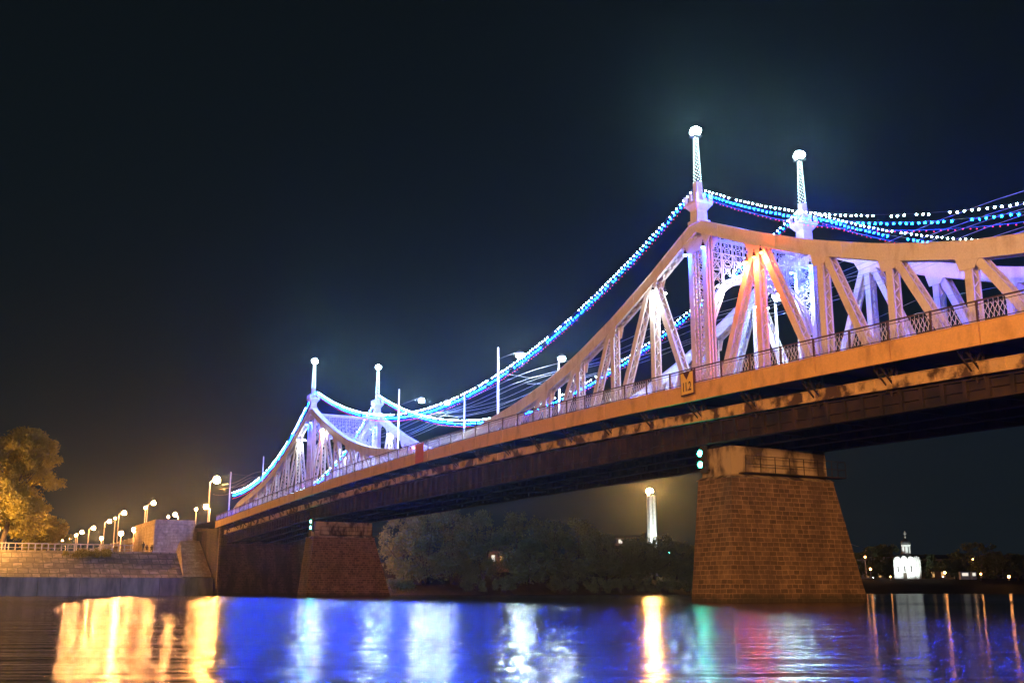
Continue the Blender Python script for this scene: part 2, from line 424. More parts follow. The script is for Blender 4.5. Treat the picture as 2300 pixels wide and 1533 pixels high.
cb = MB().box(-1.2, WB+1.2, -.12, .12, 0, .55).mesh('cross_girder', M['rust'])
cb2 = MB().box(0, WB, -.09, .09, 0, .22).mesh('bottom_strut', M['rust'])
k = -12
while k*5.2 < S1-2:
    s = k*5.2
    if s > S0+1:
        inst(cb, 'cross_girder', BR, (0, s, dz(s)-.95)); inst(cb2, 'bottom_strut', BR, (0, s, gbot(s)+.08))
    k += 1
# sidewalk brackets: little triangular trusses under the footway
bk = MB()
for yy in (-.22, .22):
    bk.bar((.0, yy, -2.05), (1.62, yy, -.50), .07, .07, (0, 1, 0)); bk.bar((.0, yy, -.46), (1.66, yy, -.46), .08, .08, (0, 1, 0))
    bk.bar((.0, yy, -1.2), (.75, yy, -.48), .05, .05, (0, 1, 0)); bk.bar((0, yy, -2.3), (0, yy, -.42), .09, .09, (0, 1, 0)); bk.bar((.85, yy, -1.25), (.85, yy, -.48), .05, .05, (0, 1, 0))
bk.bar((.8, -.22, -1.3), (.8, .22, -1.3), .06); bk.bar((.02, -.5, -2.1), (.5, .5, -1.0), .06); bk.bar((.5, -.6, -1.0), (1.2, .0, -.55), .05); bk.bar((.5, .6, -1.0), (1.2, .0, -.55), .05)
bkm = bk.mesh('sidewalk_bracket', M['rust'])
for side in (-1, 1):
    k = -12
    while k*5.2 < S1-2:
        s = k*5.2+.0
        if s > S0+1: inst(bkm, 'sidewalk_bracket', BR, (-.22 if side < 0 else WB+.22, s, dz(s)), math.pi if side < 0 else 0)
        k += 1
# --- trusses
def member(mb, p, q, w=.44, half=.26, lace=True):
    """built-up member: two flat plates in planes x+-half, a web, and zigzag lacing on both open edges"""
    p = Vector(p); q = Vector(q); t = (q-p).normalized(); n = t.cross(Vector((1, 0, 0))).normalized()
    for sx in (-1, 1):
        o = Vector((sx*half, 0, 0)); mb.bar(p+o, q+o, w, .035)
        for e_ in (-1, 1):
            mb.bar(p+o*.86+n*e_*(w/2-.03), q+o*.86+n*e_*(w/2-.03), .05, .1)
    if lace:
        ln = (q-p).length; k = max(2, int(ln/.42)); sg = 1
        for e_ in (-1, 1):
            for i in range(k):
                a = p+t*(ln*i/k)+n*e_*(w/2-.05); b = p+t*(ln*(i+1)/k)+n*e_*(w/2-.05); o = Vector((half*.8*sg, 0, 0))
                mb.bar(a+o, b-o, .055, .02, n); sg = -sg
    return mb
for ti, T in enumerate(TOW):
    for si, X in enumerate((0.0, WB)):
        for dr in (-1, 1):
            # curved upper chord arm
            mb = MB(); t = 0.0; n = 54; E = 40.4
            P = [(T+dr*E*i/n, czs(E*i/n)) for i in range(n+1)]
            def lim(s, z, o): return max(z-o, dz(s)-.3)
            for i in range(n):
                (a, za), (b, zb) = P[i], P[i+1]
                th = .84
                for x0, x1 in ((X-.31, X-.27), (X+.27, X+.31)):
                    mb.hexa([(x0, a, lim(a, za, th)), (x1, a, lim(a, za, th)), (x1, b, lim(b, zb, th)), (x0, b, lim(b, zb, th)), (x0, a, za), (x1, a, za), (x1, b, zb), (x0, b, zb)])
                mb.hexa([(X-.36, a, za+.003), (X+.36, a, za+.003), (X+.36, b, zb+.003), (X-.36, b, zb+.003), (X-.36, a, za+.045), (X+.36, a, za+.045), (X+.36, b, zb+.045), (X-.36, b, zb+.045)])
                for x0, x1 in ((X-.36, X-.2), (X+.2, X+.36)):   # bottom flange angles
                    mb.hexa([(x0, a, lim(a, za, th)-.04), (x1, a, lim(a, za, th)-.04), (x1, b, lim(b, zb, th)-.04), (x0, b, lim(b, zb, th)-.04), (x0, a, lim(a, za, th)-.003), (x1, a, lim(a, za, th)-.003), (x1, b, lim(b, zb, th)-.003), (x0, b, lim(b, zb, th)-.003)])
                if za-.84 > dz(a):
                    sg = 1 if i % 2 else -1
                    mb.bar((X-.25*sg, a, za-.86), (X+.25*sg, b, zb-.86), .06, .02, (0, 0, 1)); mb.bar((X+.25*sg, a, za-.86), (X-.25*sg, b, zb-.86), .06, .02, (0, 0, 1))
                if i % 7 == 3: mb.bar((X-.325, a, za-.8), (X-.325, a, za), .10, .02)
            ch = mb.build('upper_chord', M['white'], BR)
            # verticals and outward leaning diagonals
            for k in range(1, 7):
                t = ((5.7, 11.0, 15.9, 20.7, 25.9, 31.1) if (dr < 0) == (ti == 0) else (5.3, 10.4, 15.3, 20.5, 25.8, 31.0))[k-1]; s = T+dr*t; zt = czs(t)-.55; zb = dz(s)-.1
                if zt-zb < .7: break
                member(MB(), (X, s, zb), (X, s, zt), .44).build('vertical_post', M['white'], BR)
                s2 = T+dr*(t+(4.4 if k == 1 else 3.3)); z2 = dz(s2)-.1
                if cz(t+3.2)-.8 > z2+.3: member(MB(), (X, s2, z2), (X, s+dr*.25, zt-.05), .44).build('diagonal_brace', M['white'], BR)
                if k == 1:
                    s3 = T+dr*(t-3.9); member(MB(), (X, s3, dz(s3)-.1), (X, s-dr*.2, zt-.05), .44).build('diagonal_brace', M['white'], BR)
                # gusset
                zg = czs(t)-.8; w = 1.0 if k == 1 else .7
                mb = MB()
                for xo in (-.335, .315):
                    mb.prism([(X+xo, s-w, czs(abs(s-w-T))-.8), (X+xo, s+w, czs(abs(s+w-T))-.8), (X+xo, s+.42, zg-.6), (X+xo, s-.42, zg-.6)], (.02, 0, 0))
                mb.build('gusset_plate', M['white'], BR)
        # tower post: two legs with lattice faces
        mb = MB()
        for q in (-.72, .72):
            member(mb, (X, T+q, dz(T)-.1), (X, T+q, 23.3), .42, .27, False)
            mb.box(X-.05, X+.05, T+q-.2, T+q+.2, dz(T)-.1, 23.3)
        z = dz(T)+.2; sg = 1
        while z < 22.9:
            for xo in (-.27, .27):
                mb.bar((X+xo, T-.55, z), (X+xo, T+.55, z+.75), .06, .02); mb.bar((X+xo, T+.55, z), (X+xo, T-.55, z+.75), .06, .02)
                mb.bar((X+xo, T-.52, z), (X+xo, T+.52, z), .05, .02)
            z += .75
        mb.build('tower_post', M['white'], BR)
        mb = MB().prism([(X-.345, T-1.7, 22.95), (X-.345, T+1.7, 22.95), (X-.345, T+.95, 22.1), (X-.345, T-.95, 22.1)], (.02, 0, 0))
        mb.prism([(X+.325, T-1.7, 22.95), (X+.325, T+1.7, 22.95), (X+.325, T+.95, 22.1), (X+.325, T-.95, 22.1)], (.02, 0, 0))
        mb.build('gusset_plate', M['white'], BR)
        # turret
        mb = MB(); z0 = 24.15
        mb.frus((X-.52, X+.52, T-.52, T+.52), z0-.15, (X-.52, X+.52, T-.52, T+.52), z0+.06)
        mb.frus((X-.40, X+.40, T-.40, T+.40), z0+.06, (X-.38, X+.38, T-.38, T+.38), z0+.75)
        mb.frus((X-.38, X+.38, T-.38, T+.38), z0+.75, (X-.66, X+.66, T-.66, T+.66), z0+1.12)
        mb.frus((X-.66, X+.66, T-.66, T+.66), z0+1.12, (X-.68, X+.68, T-.68, T+.68), z0+1.30)
        for a in (-1, 0, 1):
            for b in (-1, 1):
                cx, cyy = X+a*.55, T+b*.61
                mb.box(cx-.12, cx+.12, cyy-.065, cyy+.065, z0+1.302, z0+1.78)
                if abs(a) < .9:
                    cx, cyy = X+b*.61, T+a*.55; mb.box(cx-.065, cx+.065, cyy-.12, cyy+.12, z0+1.302, z0+1.78)
        mb.frus((X-.24, X+.24, T-.24, T+.24), z0+1.32, (X-.21, X+.21, T-.21, T+.21), z0+2.75)
        mb.build('turret', M['white'], BR)
    # portal: lattice curtain with a round arch between the two posts
    mb = MB(); x0, x1 = .35, WB-.35; xc = WB/2; rx = (x1-x0)/2
    def soff(x): return 17.4+3.25*math.sqrt(max(0, 1-((x-xc)/rx)**2))
    for yy in (T-.55, T+.55):
        mb.bar((x0, yy, 23.35), (x1, yy, 23.35), .16, .2, (0, 0, 1)); mb.bar((x0, yy, 22.05), (x1, yy, 22.05), .05, .06, (0, 0, 1))
        pts = [(x0+(x1-x0)*i/30, yy, 0) for i in range(31)]
        for o, r in ((0, .09), (.42, .06)):
            pp = [(x, yy, min(soff(x)+o, 23.2)) for x, _, _ in pts]
            for a, b in zip(pp, pp[1:]): mb.bar(a, b, r*1.6, .1, (0, 1, 0))
        sg = 1
        for i in range(30):
            a, b = pts[i][0], pts[i+1][0]
            mb.bar((a, yy, soff(a)+(.42 if sg > 0 else 0)), (b, yy, soff(b)+(0 if sg > 0 else .42)), .035, .035); sg = -sg
            mb.bar((a, yy, soff(a)+.42), (a, yy, soff(a)), .03, .03)
        nb = 9
        for i in range(1, nb):
            x = x0+(x1-x0)*i/nb; mb.bar((x-.04, yy, soff(x)+.4), (x-.04, yy, 23.3), .05, .05); mb.bar((x+.1, yy, soff(x)+.4), (x+.1, yy, 22.1), .04, .04)
        for i in range(nb):
            a = x0+(x1-x0)*i/nb; b = x0+(x1-x0)*(i+1)/nb; m_ = (a+b)/2; zb = max(soff(a), soff(b))+.42; h = 22.05-zb
            k = max(1, round(h/1.0))
            for j in range(k):
                za, zc = zb+h*j/k, zb+h*(j+1)/k
                mb.bar((a+.05, yy, za), (b-.05, yy, zc), .038, .038); mb.bar((b-.05, yy, za), (a+.05, yy, zc), .038, .038)
                if h/k > .5:
                    mb.bar((a+.05, yy, zc), (b-.05, yy, zc), .035, .035)
                    mb.tube([(m_+.2*math.cos(q*math.pi/4), yy, (za+zc)/2+.2*math.sin(q*math.pi/4)) for q in range(9)], .02, 3)
            # scroll band
            for c, rr in (((m_, 22.68), .40), ((m_, 22.68), .2), ((a, 22.68), .30), ((m_, 23.05), .16), ((m_, 22.3), .16)):
                mb.tube([(c[0]+rr*math.cos(q*math.pi/6), yy+.01, c[1]+rr*math.sin(q*math.pi/6)) for q in range(13)], .024, 3)
    # top plan bracing
    for i in range(6):
        a = x0+(x1-x0)*i/6; b = x0+(x1-x0)*(i+1)/6
        mb.bar((a, T-.55, 23.3), (b, T+.55, 23.3), .05, .05); mb.bar((a, T+.55, 23.3), (b, T-.55, 23.3), .05, .05)
    # knee braces
    for xa, sg in ((.3, 1), (WB-.3, -1)):
        for yy in (T-.5, T+.5):
            mb.bar((xa, yy, 15.6), (xa+sg*.28, yy, 17.6), .12, .1, (0, 1, 0)); mb.bar((xa+sg*.28, yy, 17.6), (xa+sg*1.1, yy, soff(xa+sg*1.1)), .14, .1, (0, 1, 0))
            mb.bar((xa, yy, 17.6), (xa+sg*.6, yy, 18.6), .05, .05); mb.bar((xa+sg*.5, yy, 18.2), (xa, yy, 19.0), .05, .05)
    mb.build('portal_lattice', M['white'], BR)
# --- piers
for pi_, T in enumerate(TOW):
    body = MB().frus((-.8, 10.15 if pi_ == 0 else 10.8, T-2.7, T+1.35), -1.0, (.2, 8.35, T-1.9, T+1.4), 7.40)
    po = body.build('pier', M['stone'], BR)
    cp = MB().frus((.1, 8.45, T-2.0, T+1.5), 7.402, (.45, 8.25, T-1.65, T+1.4), 7.62)
    cp.frus((.5, 8.2, T-1.55, T+1.35), 7.622, (.55, 8.15, T-1.52, T+1.33), 9.38); cp.build('pier_cap', M['cap'], po)
    for x in (.75, 3.1, 5.9, WB-1.1):
        MB().frus((x-.35, x+.35, T-.6, T+.6), 9.382, (x-.2, x+.2, T-.3, T+.3), gbot(T)-.065).build('bearing', M['rust'], po)
    wk = MB().box(1.0, 9.05, T-2.35, T-1.65, 7.66, 7.72)
    for i in range(8):
        x = 1.0+8.05*i/7; wk.bar((x, T-2.33, 7.7), (x, T-2.33, 8.72), .035)
    for z in (8.2, 8.7): wk.bar((1.0, T-2.33, z), (9.05, T-2.33, z), .03); wk.bar((9.05, T-2.33, z), (9.05, T-1.65, z), .03)
    wk.bar((9.05, T-1.66, 7.7), (9.05, T-1.66, 8.72), .035)
    wk.build('inspection_walkway', M['rust'], po)
# --- abutments
MB().frus((-1.45, 14.0, 127.6, 146), -1, (-1.45, 13.6, 128.0, 146), 9.3).frus((-1.45, 10.4, 129.6, 146), 9.302, (-1.45, 10.4, 129.6, 146), 10.9).box(-1.45, -.95, 126.9, 127.55, -1, 9.3).build('abutment', M['stone_shaded'], BR)
MB().box(-1.75, -1.452, 126.7, 127.5, 1, 10.9).build('abutment_pilaster', M['stone'], BR)
MB().box(-2, 11, -80, -62.5, -1, 10.6).build('abutment', M['stone'], BR)

# ================================================================== lamps on masts
def spot(name, loc, target, col, power, size=60, blend=.6, parent=None, rad=.08):
    d = bpy.data.lights.new(name, 'SPOT'); d.color = col; d.energy = power; d.spot_size = R(size); d.spot_blend = blend; d.shadow_soft_size = rad
    o = bpy.data.objects.new(name, d); COL.objects.link(o)
    v = Vector(target)-Vector(loc); o.rotation_euler = v.to_track_quat('-Z', 'Y').to_euler(); o.location = loc
    if parent: o.parent = parent; o.location = Vector(loc)-parent.location
    return o
def point(name, loc, col, power, parent=None, rad=.15):
    d = bpy.data.lights.new(name, 'POINT'); d.color = col; d.energy = power; d.shadow_soft_size = rad
    o = bpy.data.objects.new(name, d); COL.objects.link(o); o.location = loc
    if parent: o.parent = parent; o.location = Vector(loc)-parent.location
    return o
SIDE = ('upstream', 'downstream')
MASTL = {(0, 0): 'nearest tall mast twined in fairy lights, left one of the nearer pair',
         (0, 1): 'tall mast twined in fairy lights, right one of the nearer pair',
         (1, 0): 'small distant mast with white lamp on the far portal, left of the far pair',
         (1, 1): 'small distant mast with white lamp on the far portal, right of the far pair'}
for ti, T in enumerate(TOW):
    for si, X in enumerate((0.0, WB)):
        t = thing('lamp_mast', MASTL[(ti, si)], 'lamp mast', (X, T, 26.9), 'lamp masts on the portal turrets')
        mb = MB().frus((-.17, .17, -.17, .17), 0, (-.08, .08, -.08, .08), 3.2); mb.box(-.30, .30, -.30, .30, 3.2, 3.30); mb.build('pole', M['dark'], t)
        hd = MB()
        for a in range(4):
            c, s_ = math.cos(a*math.pi/2+.4), math.sin(a*math.pi/2+.4); hd.ball((.19*c, .19*s_, 3.62), .21, 8, 5)
        hd.ball((0, 0, 3.7), .25, 8, 5)
        hd.build('lamp_head', L_['mast'], t)
        fl = MB(); z = 0
        i = 0
        while z < 3.15:
            r = .20-.10*z/3.2+.02; a = i*2.399
            fl.ball((r*math.cos(a)*1.15, r*math.sin(a)*1.15, z), .032, 4, 3); z += .022; i += 1
        tag(fl.build('fairy_lights', L_['fairy'], t), None, kind='stuff')

# ================================================================== strings of bulbs slung between the masts
def zmain(s, c):  # c 0 white 1 blue 2 red
    top = (26.85, 26.6, 26.35)[c]; mid = (18.5, 18.12, 17.75)[c]
    return mid+(top-mid)*((s-42)/42)**2
def zside(t, c):
    top = (26.6, 26.35, 26.05)[c]; end = (16.5, 16.0, 15.5)[c]
    return end+(top-end)*max(0, 1-t/41)**2.35
bulbw = {}
def bulb_mesh(c, r):
    k = (c, r)
    if k not in bulbw: bulbw[k] = MB().ball((0, 0, 0), r, 6, 4).mesh('bulb', L_[('bw', 'bb', 'br')[c]])
    return bulbw[k]
CN = ('white', 'blue', 'red'); PLACE = ('topmost', 'middle', 'lowest')
def light_string(c, X, f, s0, s1, step, where, indiv):
    nm = 'light_string'; P = []; s = s0; sg = 1 if s1 > s0 else -1
    base = Vector((X, (s0+s1)/2, f((s0+s1)/2, c)))
    t = thing(nm, f'{CN[c]} bulb string, {PLACE[c]} in the {where}', 'string lights', base, 'strings of coloured bulbs along the bridge')
    pts = []
    n = max(2, int(abs(s1-s0)/1.2))
    for i in range(n+1):
        q = s0+(s1-s0)*i/n; pts.append((0, q-base.y, f(q, c)-base.z))
    MB().tube(pts, .014, 3).build('cable', M['dark'], t)
    q = s0+sg*.45; pos = []
    gap = 0; rr = random.Random(c*7+int(X)+int(s0))
    while (q-s1)*sg < -.3:
        if rr.random() > .04 and gap <= 0: pos.append((rr.uniform(-.03, .03), q-base.y, f(q, c)-base.z-.07+rr.uniform(-.025, .02)))
        gap = gap-1 if gap > 0 else (rr.choice((2, 3, 4)) if rr.random() < .015 else 0)
        q += sg*step*rr.uniform(.88, 1.12)/math.sqrt(1+((f(q+.1, c)-f(q, c))/.1)**2)
    d = sorted(pos, key=lambda p: (Vector(p)+base-CAM).length)
    kr = (1, .92, .62)[c]; me = bulb_mesh(c, .055*kr)
    near = d[:100] if indiv else []
    dim = bulb_mesh(c, .040*kr)
    for p in near: inst(dim if rr.random() < .08 else me, 'bulb', t, p)
    rest = d[100:] if indiv else d
    if rest:
        mb = MB()
        for p in rest: mb.ball(p, (.066 if indiv else .068)*kr, 5, 3)
        o = mb.build('bulb', L_[('bw', 'bb', 'br')[c]], t); o['kind'] = 'stuff'
SW = {0: 'near-side swag between the two left-hand masts', WB: 'far-side swag between the two right-hand masts'}
SN = {0: 'swag running right from the nearest mast', WB: 'swag running right from the nearer pair\'s second mast'}
SF = {0: 'distant swag from the farthest-left mast to the end pole', WB: 'distant swag left of the far pair\'s right mast'}
for X in (0.0, WB):
    for c in range(3):
        light_string(c, X, zmain, .35, 83.65, .42, SW[X], True)
        light_string(c, X, lambda s, c: zside(-s, c), -.35, -43, .42, SN[X], True)
        light_string(c, X, lambda s, c: zside(s-84, c), 84.35, 127.3, .6, SF[X], False)

# ================================================================== floodlights on the steelwork
FC = {'w': ((.88, 1, .95), 'fw', 'white'), 'b': ((.0015, .05, 1), 'fb', 'blue'), 'r': ((1, .07, .015), 'fr', 'red')}
def flood(kind, loc, target, power, label, size=75, r=.17, pt=0):
    col, mk, _ = FC[kind]
    t = thing('floodlight', label, 'floodlight', loc, 'floodlights fixed to the steelwork')
    d = (Vector(target)-Vector(loc)).normalized(); u = d.orthogonal().normalized(); v = d.cross(u)
    b = MB(); b.tube([-d*.26, -d*.05, d*.02], [r*.5, r*.9, r], 8); b.bar(-d*.2, -d*.2+Vector((0, 0, .25)), .03); b.build('housing', M['dark'], t)
    MB().ball(d*.03, r*.92, 8, 5).build('lens', L_[mk], t)
    if power: spot('beam', Vector(loc)+d*(r+.1), target, col, power, size, .7, t, .1)
    if pt: point('spill', Vector(loc)+d*(r+.35), col, pt, t, .12)
for ti, T in enumerate(TOW):
    dist = ('nearest', 'far')[ti]; k = 1.0 if ti == 0 else .9
    for si, X in enumerate((0.0, WB)):
        sd = ('near side', 'far side')[si]
        xi = X+(.0 if si == 0 else 0)
        # white at the first node on the main span for tower 0 / both towers' lit sides as in the photograph
        o = -.55
        s1 = T+5.3; z1 = czs(5.2)-1.35
        if ti == 0 or si == 0:
            for q, dx in enumerate((-.5, .5)):
                flood('w', (X+dx, s1-.55, z1), (X+dx*.3, s1-.2, dz(s1)), (1100 if si == 0 else 250)*k, f'{("outer", "inner")[q]} white floodlight on the brace fan left of the {dist} tower, {sd} truss', 95, .14, 190 if si == 0 else 40)
        if ti == 1:
            for q, dx in enumerate((-.5, .5)):
                flood('w', (X+dx, T-5.3-.5, z1), (X, T-5.3, dz(s1)), 900, f'{("outer", "inner")[q]} white floodlight on the brace fan right of the far tower, {sd} truss', 90, .16, 120)
        # blue at the tower post heads
        for q, dy in enumerate((-.95, .95)):
            flood('b', (X-.5, T+dy, 22.15), (X-.42, T+dy*.75, 13), 3200*k, f'blue floodlight at the head of the {dist} {sd} tower post, {("right", "left")[q]} leg', 60, .13, 160)
        # red at the first node of the side span (tower 0) / main side of tower 1
        sr = T-5.7 if ti == 0 else T-3.2
        if si == 0 and ti == 0:
            for q, dy in enumerate((-.75, -.1, .62)):
                flood('r', (X-.47, sr+dy, czs(5.7)-1.5-.1*q), (X-.35, sr+(-3.0, 0, 3.0)[q]*.9, 13.2), 3200, f'red floodlight heading the {("right", "middle", "left")[q]} brace of the fan right of the nearest tower', 60, .12, 650)
        if ti == 1 and si == 0:
            flood('r', (X-.5, T-5.3, z1-.1), (X-.3, T-5.3, 13.2), 2600, 'red floodlight above the brace fan right of the far tower', 70, .14, 200)
# small white lamps tucked in the nearest portal
for px, py, lab in ((1622, 641, 'flat white lamp under the left haunch of the nearest portal arch'), (1669, 591, 'tiny white lamp in the lattice left of the red floodlights'), (1648, 608, 'tiny lamp in the lattice, lower left of its brighter neighbour')):
    p = onY(px, py, -.8); flood('w', p, p+Vector((0, -.5, -1)), 140, lab, 100, .12 if px == 1622 else .06, 160 if px == 1622 else 60)
p = onY(668, 1088, 100); 
# ================================================================== poles beside the carriageway with bracketed lamps and trolley wires
def lamp_pole(X, s, top, lampx, lampz, lab, big=.30, lamp=True, glow='road'):
    z0 = dz(s) if s < 129 else 11.85
    t = thing('lamp_pole' if lamp else 'wire_pole', lab, 'lamp pole' if lamp else 'wire pole', (X, s, z0), 'pale poles along the bridge footways')
    MB().tube([(0, 0, 0), (0, 0, top-z0)], [.13, .085], 8).build('pole', M['pole'], t)
    dx = 3.4 if X < 4 else -3.4
    MB().tube([(0, 0, 19.6-z0), (dx, 0, 19.4-z0)], .03, 5).build('wire_bracket', M['dark'], t)
    if lamp:
        lx, ls, lz = lampx
        MB().tube([(0, 0, lz-z0-.15), (lx-X, ls-s, lz-z0+.3)], .04, 5).build('lamp_arm', M['dark'], t)
        h = MB().tube([(lx-X, ls-s, lz-z0+.33), (lx-X, ls-s, lz-z0+.2), (lx-X, ls-s, lz-z0+.02)], [.1, big, big*1.05], 10).build('lamp_hood', M['dark'], t)
        MB().ball((lx-X, ls-s, lz-z0-.08), big, 10, 6, .8).build('lamp_globe', L_[glow], h)
a = onX(1168, 795, 1.7); b = onX(1262, 803, 7.2); c = onX(947, 897, 1.7); d = onX(1004, 902, 7.2)
lamp_pole(.62, 30.6, 21.9, (1.7, a.y, a.z), 0, 'tall pale pole carrying the biggest white street lamp of the middle span', .36)
lamp_pole(WB-.62, 33.2, 22.1, (7.2, b.y, b.z), 0, 'pale pole behind the near truss holding the white lamp right of the biggest one', .32)
lamp_pole(.62, 54.6, 22.0, (1.7, c.y, c.z), 0, 'tall thin pale pole right of the far portal with small white lamp', .30)
lamp_pole(WB-.62, 54.4, 22.0, (7.2, d.y, d.z), 0, 'short looking pale pole at mid bridge beside the lower pair of white lamps', .30)
e = onX(1747, 663, 7.2)
lamp_pole(WB-.62, 2.6, 21.0, (7.2, e.y, e.z), 0, 'pale pole inside the nearest portal with blinding white lamp beneath the arch', .38, glow='arch')
lamp_pole(.62, 110.5, 20.7, None, 0, 'pale wire pole behind the descending far truss', lamp=False)
lamp_pole(-.3, 127.6, 19.9, None, 0, 'white end pole where the far swags are tied off', lamp=False)
g_ = onX(754, 981, 7.2)
lamp_pole(WB-.62, g_.y+1.5, 20.8, (7.2, g_.y, g_.z), 0, 'pale pole inside the far portal with small white lamp', .26)
WIREX = (2.4, 3.0, 3.6, 5.6, 6.2, 6.8)
WL = ('nearest the left truss', 'second from the left truss', 'third from the left truss', 'third from the right truss', 'second from the right truss', 'nearest the right truss')
for i, x in enumerate(WIREX):
    pts = []
    s = -62
    while s <= 150:
        pts.append((x, s, 18.6+(.75 if i % 3 == 1 else 0)+.22*math.cos((s-30)/24*2*math.pi)+(.1*(i % 3)))); s += 3
    tag(MB().tube(pts, .016, 3).build('trolley_wire', M['wire']), f'thin trolley wire over the roadway, {WL[i]}', 'overhead wire', 'trolley wires over the bridge roadway')
for i, (x, z) in enumerate(((.9, 17.2), (8.1, 17.0), (8.1, 16.2))):
    pts = [(x, s, z+.9*(((s-(-62)) % 26)/26-.5)**2*4-.4) for s in [-62+j*2 for j in range(105)]]
    tag(MB().tube(pts, .014, 3).build('power_cable', M['wire']), ('thin slack cable looping along the near truss', 'thin slack cable looping along the far truss, upper one', 'thin slack cable looping along the far truss, lower one')[i], 'cable', 'slack cables along the trusses')

# ================================================================== navigation marks
def text_mesh(body, size, font_scale=(1, 1)):
    cu = bpy.data.curves.new('txt', 'FONT'); cu.body = body; cu.size = size; cu.extrude = .008; cu.align_x = 'CENTER'; cu.align_y = 'CENTER'; cu.offset = .008
    o = bpy.data.objects.new('txt', cu); COL.objects.link(o)
    bpy.context.view_layer.update()
    me = bpy.data.meshes.new_from_object(o.evaluated_get(bpy.context.evaluated_depsgraph_get())); bpy.data.objects.remove(o); bpy.data.curves.remove(cu); return me
a = onX(1530, 842, -2.35); b = onX(1557, 879, -2.35)
yc, zc_ = (a.y+b.y)/2, (a.z+b.z)/2
t = thing('clearance_sign', 'small yellow clearance board reading 11.2, hung on the bridge edge', 'sign', (-2.35, yc, zc_))
hw, hh = .60, .66
sk = -.02
MB().box(0, .05, -hw-.07, hw+.07, -hh-.08, hh+.08).build('frame', M['maroon'], t)
MB().box(-.025, -.003, -hw, hw, -hh, hh).build('board', M['yellow'], t)
MB().prism([(-.045, -.34, hh+.01), (-.045, .34, hh+.01), (-.045, 0, .22)], (.015, 0, 0)).build('notch_mark', M['maroon'], t)
me = text_mesh('11.2', .62); me.materials.clear(); me.materials.append(M['maroon'])
o = bpy.data.objects.new('lettering', me); COL.objects.link(o); o.parent = t; o.location = (-.045, 0, -.24); o.rotation_euler = (math.pi/2, 0, -math.pi/2); o.scale = (.86, 1.25, 1)
a = onX(933, 998, -2.3); b = onX(950, 1036, -2.3)
t = thing('navigation_board', 'plain red board hung over the bridge edge near mid span', 'board', (-2.3, (a.y+b.y)/2, (a.z+b.z)/2))
h_, w_ = abs(a.z-b.z)/2, abs(a.y-b.y)/2
MB().box(0, .04, -w_, w_, -h_, h_).build('panel', M['red'], t); MB().box(.041, .09, -w_*.7, -w_*.6, -h_, h_).box(.041, .09, w_*.6, w_*.7, -h_, h_).build('batten', M['rust'], t)
tl = thing('marker_lamp', 'tiny red lamp on the railing left of the red board', 'lamp', onX(929, 1005, -1.9))
MB().ball((0, 0, 0), .11, 8, 5).build('lens', L_['fr'], tl); MB().tube([(0, 0, -.1), (0, 0, -.9)], .03, 5).build('stem', M['dark'], tl)
for i, (pix, X, lab) in enumerate((((1573, 1018, 1575, 1043), -.15, 'stacked pair of green signal lamps at the left corner of the nearest pier cap'),
                                   ((701, 1170, 699, 1184), -.3, 'small distant pair of green signal lamps at the far pier'))):
    a = onX(pix[0], pix[1], X); b = onX(pix[2], pix[3], X)
    t = thing('signal_light', lab, 'signal light', b, 'green signal lights on the piers')
    hgt = a.z-b.z
    MB().box(.12, .3, -.28, .28, -.5, hgt+.5).build('backboard', M['dark'], t)
    MB().bar((.2, 0, hgt+.4), (.2, 0, 2.0+hgt), .07).bar((.25, 0, -.3), (.8 if i == 0 else 1.0, 0, -.3), .05).build('bracket', M['rust'], t)
    for z in (0, hgt):
        MB().tube([(.12, 0, z), (-.12, -.02, z-.0)], [.2, .22], 10, False).build('hood', M['dark'], t)
        MB().ball((-.02, 0, z), .17, 8, 5).build('lens', L_['green'], t)
# ================================================================== vegetation
def leafcloud(rng, clumps, nleaf, size, squash=1.0, droop=0):
    v = []; f = []
    tot = sum(c[3]**2 for c in clumps)
    for cx, cyy, czz, r in clumps:
        k = int(nleaf*r*r/tot)
        for _ in range(k):
            a = rng.uniform(0, 2*math.pi); u = rng.uniform(-1, 1); q = r*(rng.random()**.5)*rng.uniform(.6, 1.3)
            s_ = math.sqrt(1-u*u); p = Vector((cx+q*s_*math.cos(a), cyy+q*s_*math.sin(a), czz+q*u*squash-droop*rng.random()**2))
            n = Vector((rng.gauss(0, 1), rng.gauss(0, 1), rng.gauss(0, .8)+.3)).normalized(); t = n.orthogonal().normalized(); b = n.cross(t)
            an = rng.uniform(0, 6.28); t, b = t*math.cos(an)+b*math.sin(an), b*math.cos(an)-t*math.sin(an)
            w = size*rng.uniform(.5, 1.3); h = w*rng.uniform(.4, .8); i = len(v)
            v += [tuple(p-t*w), tuple(p-b*h), tuple(p+t*w), tuple(p+b*h)]; f.append((i, i+1, i+2, i+3))
    return v, f
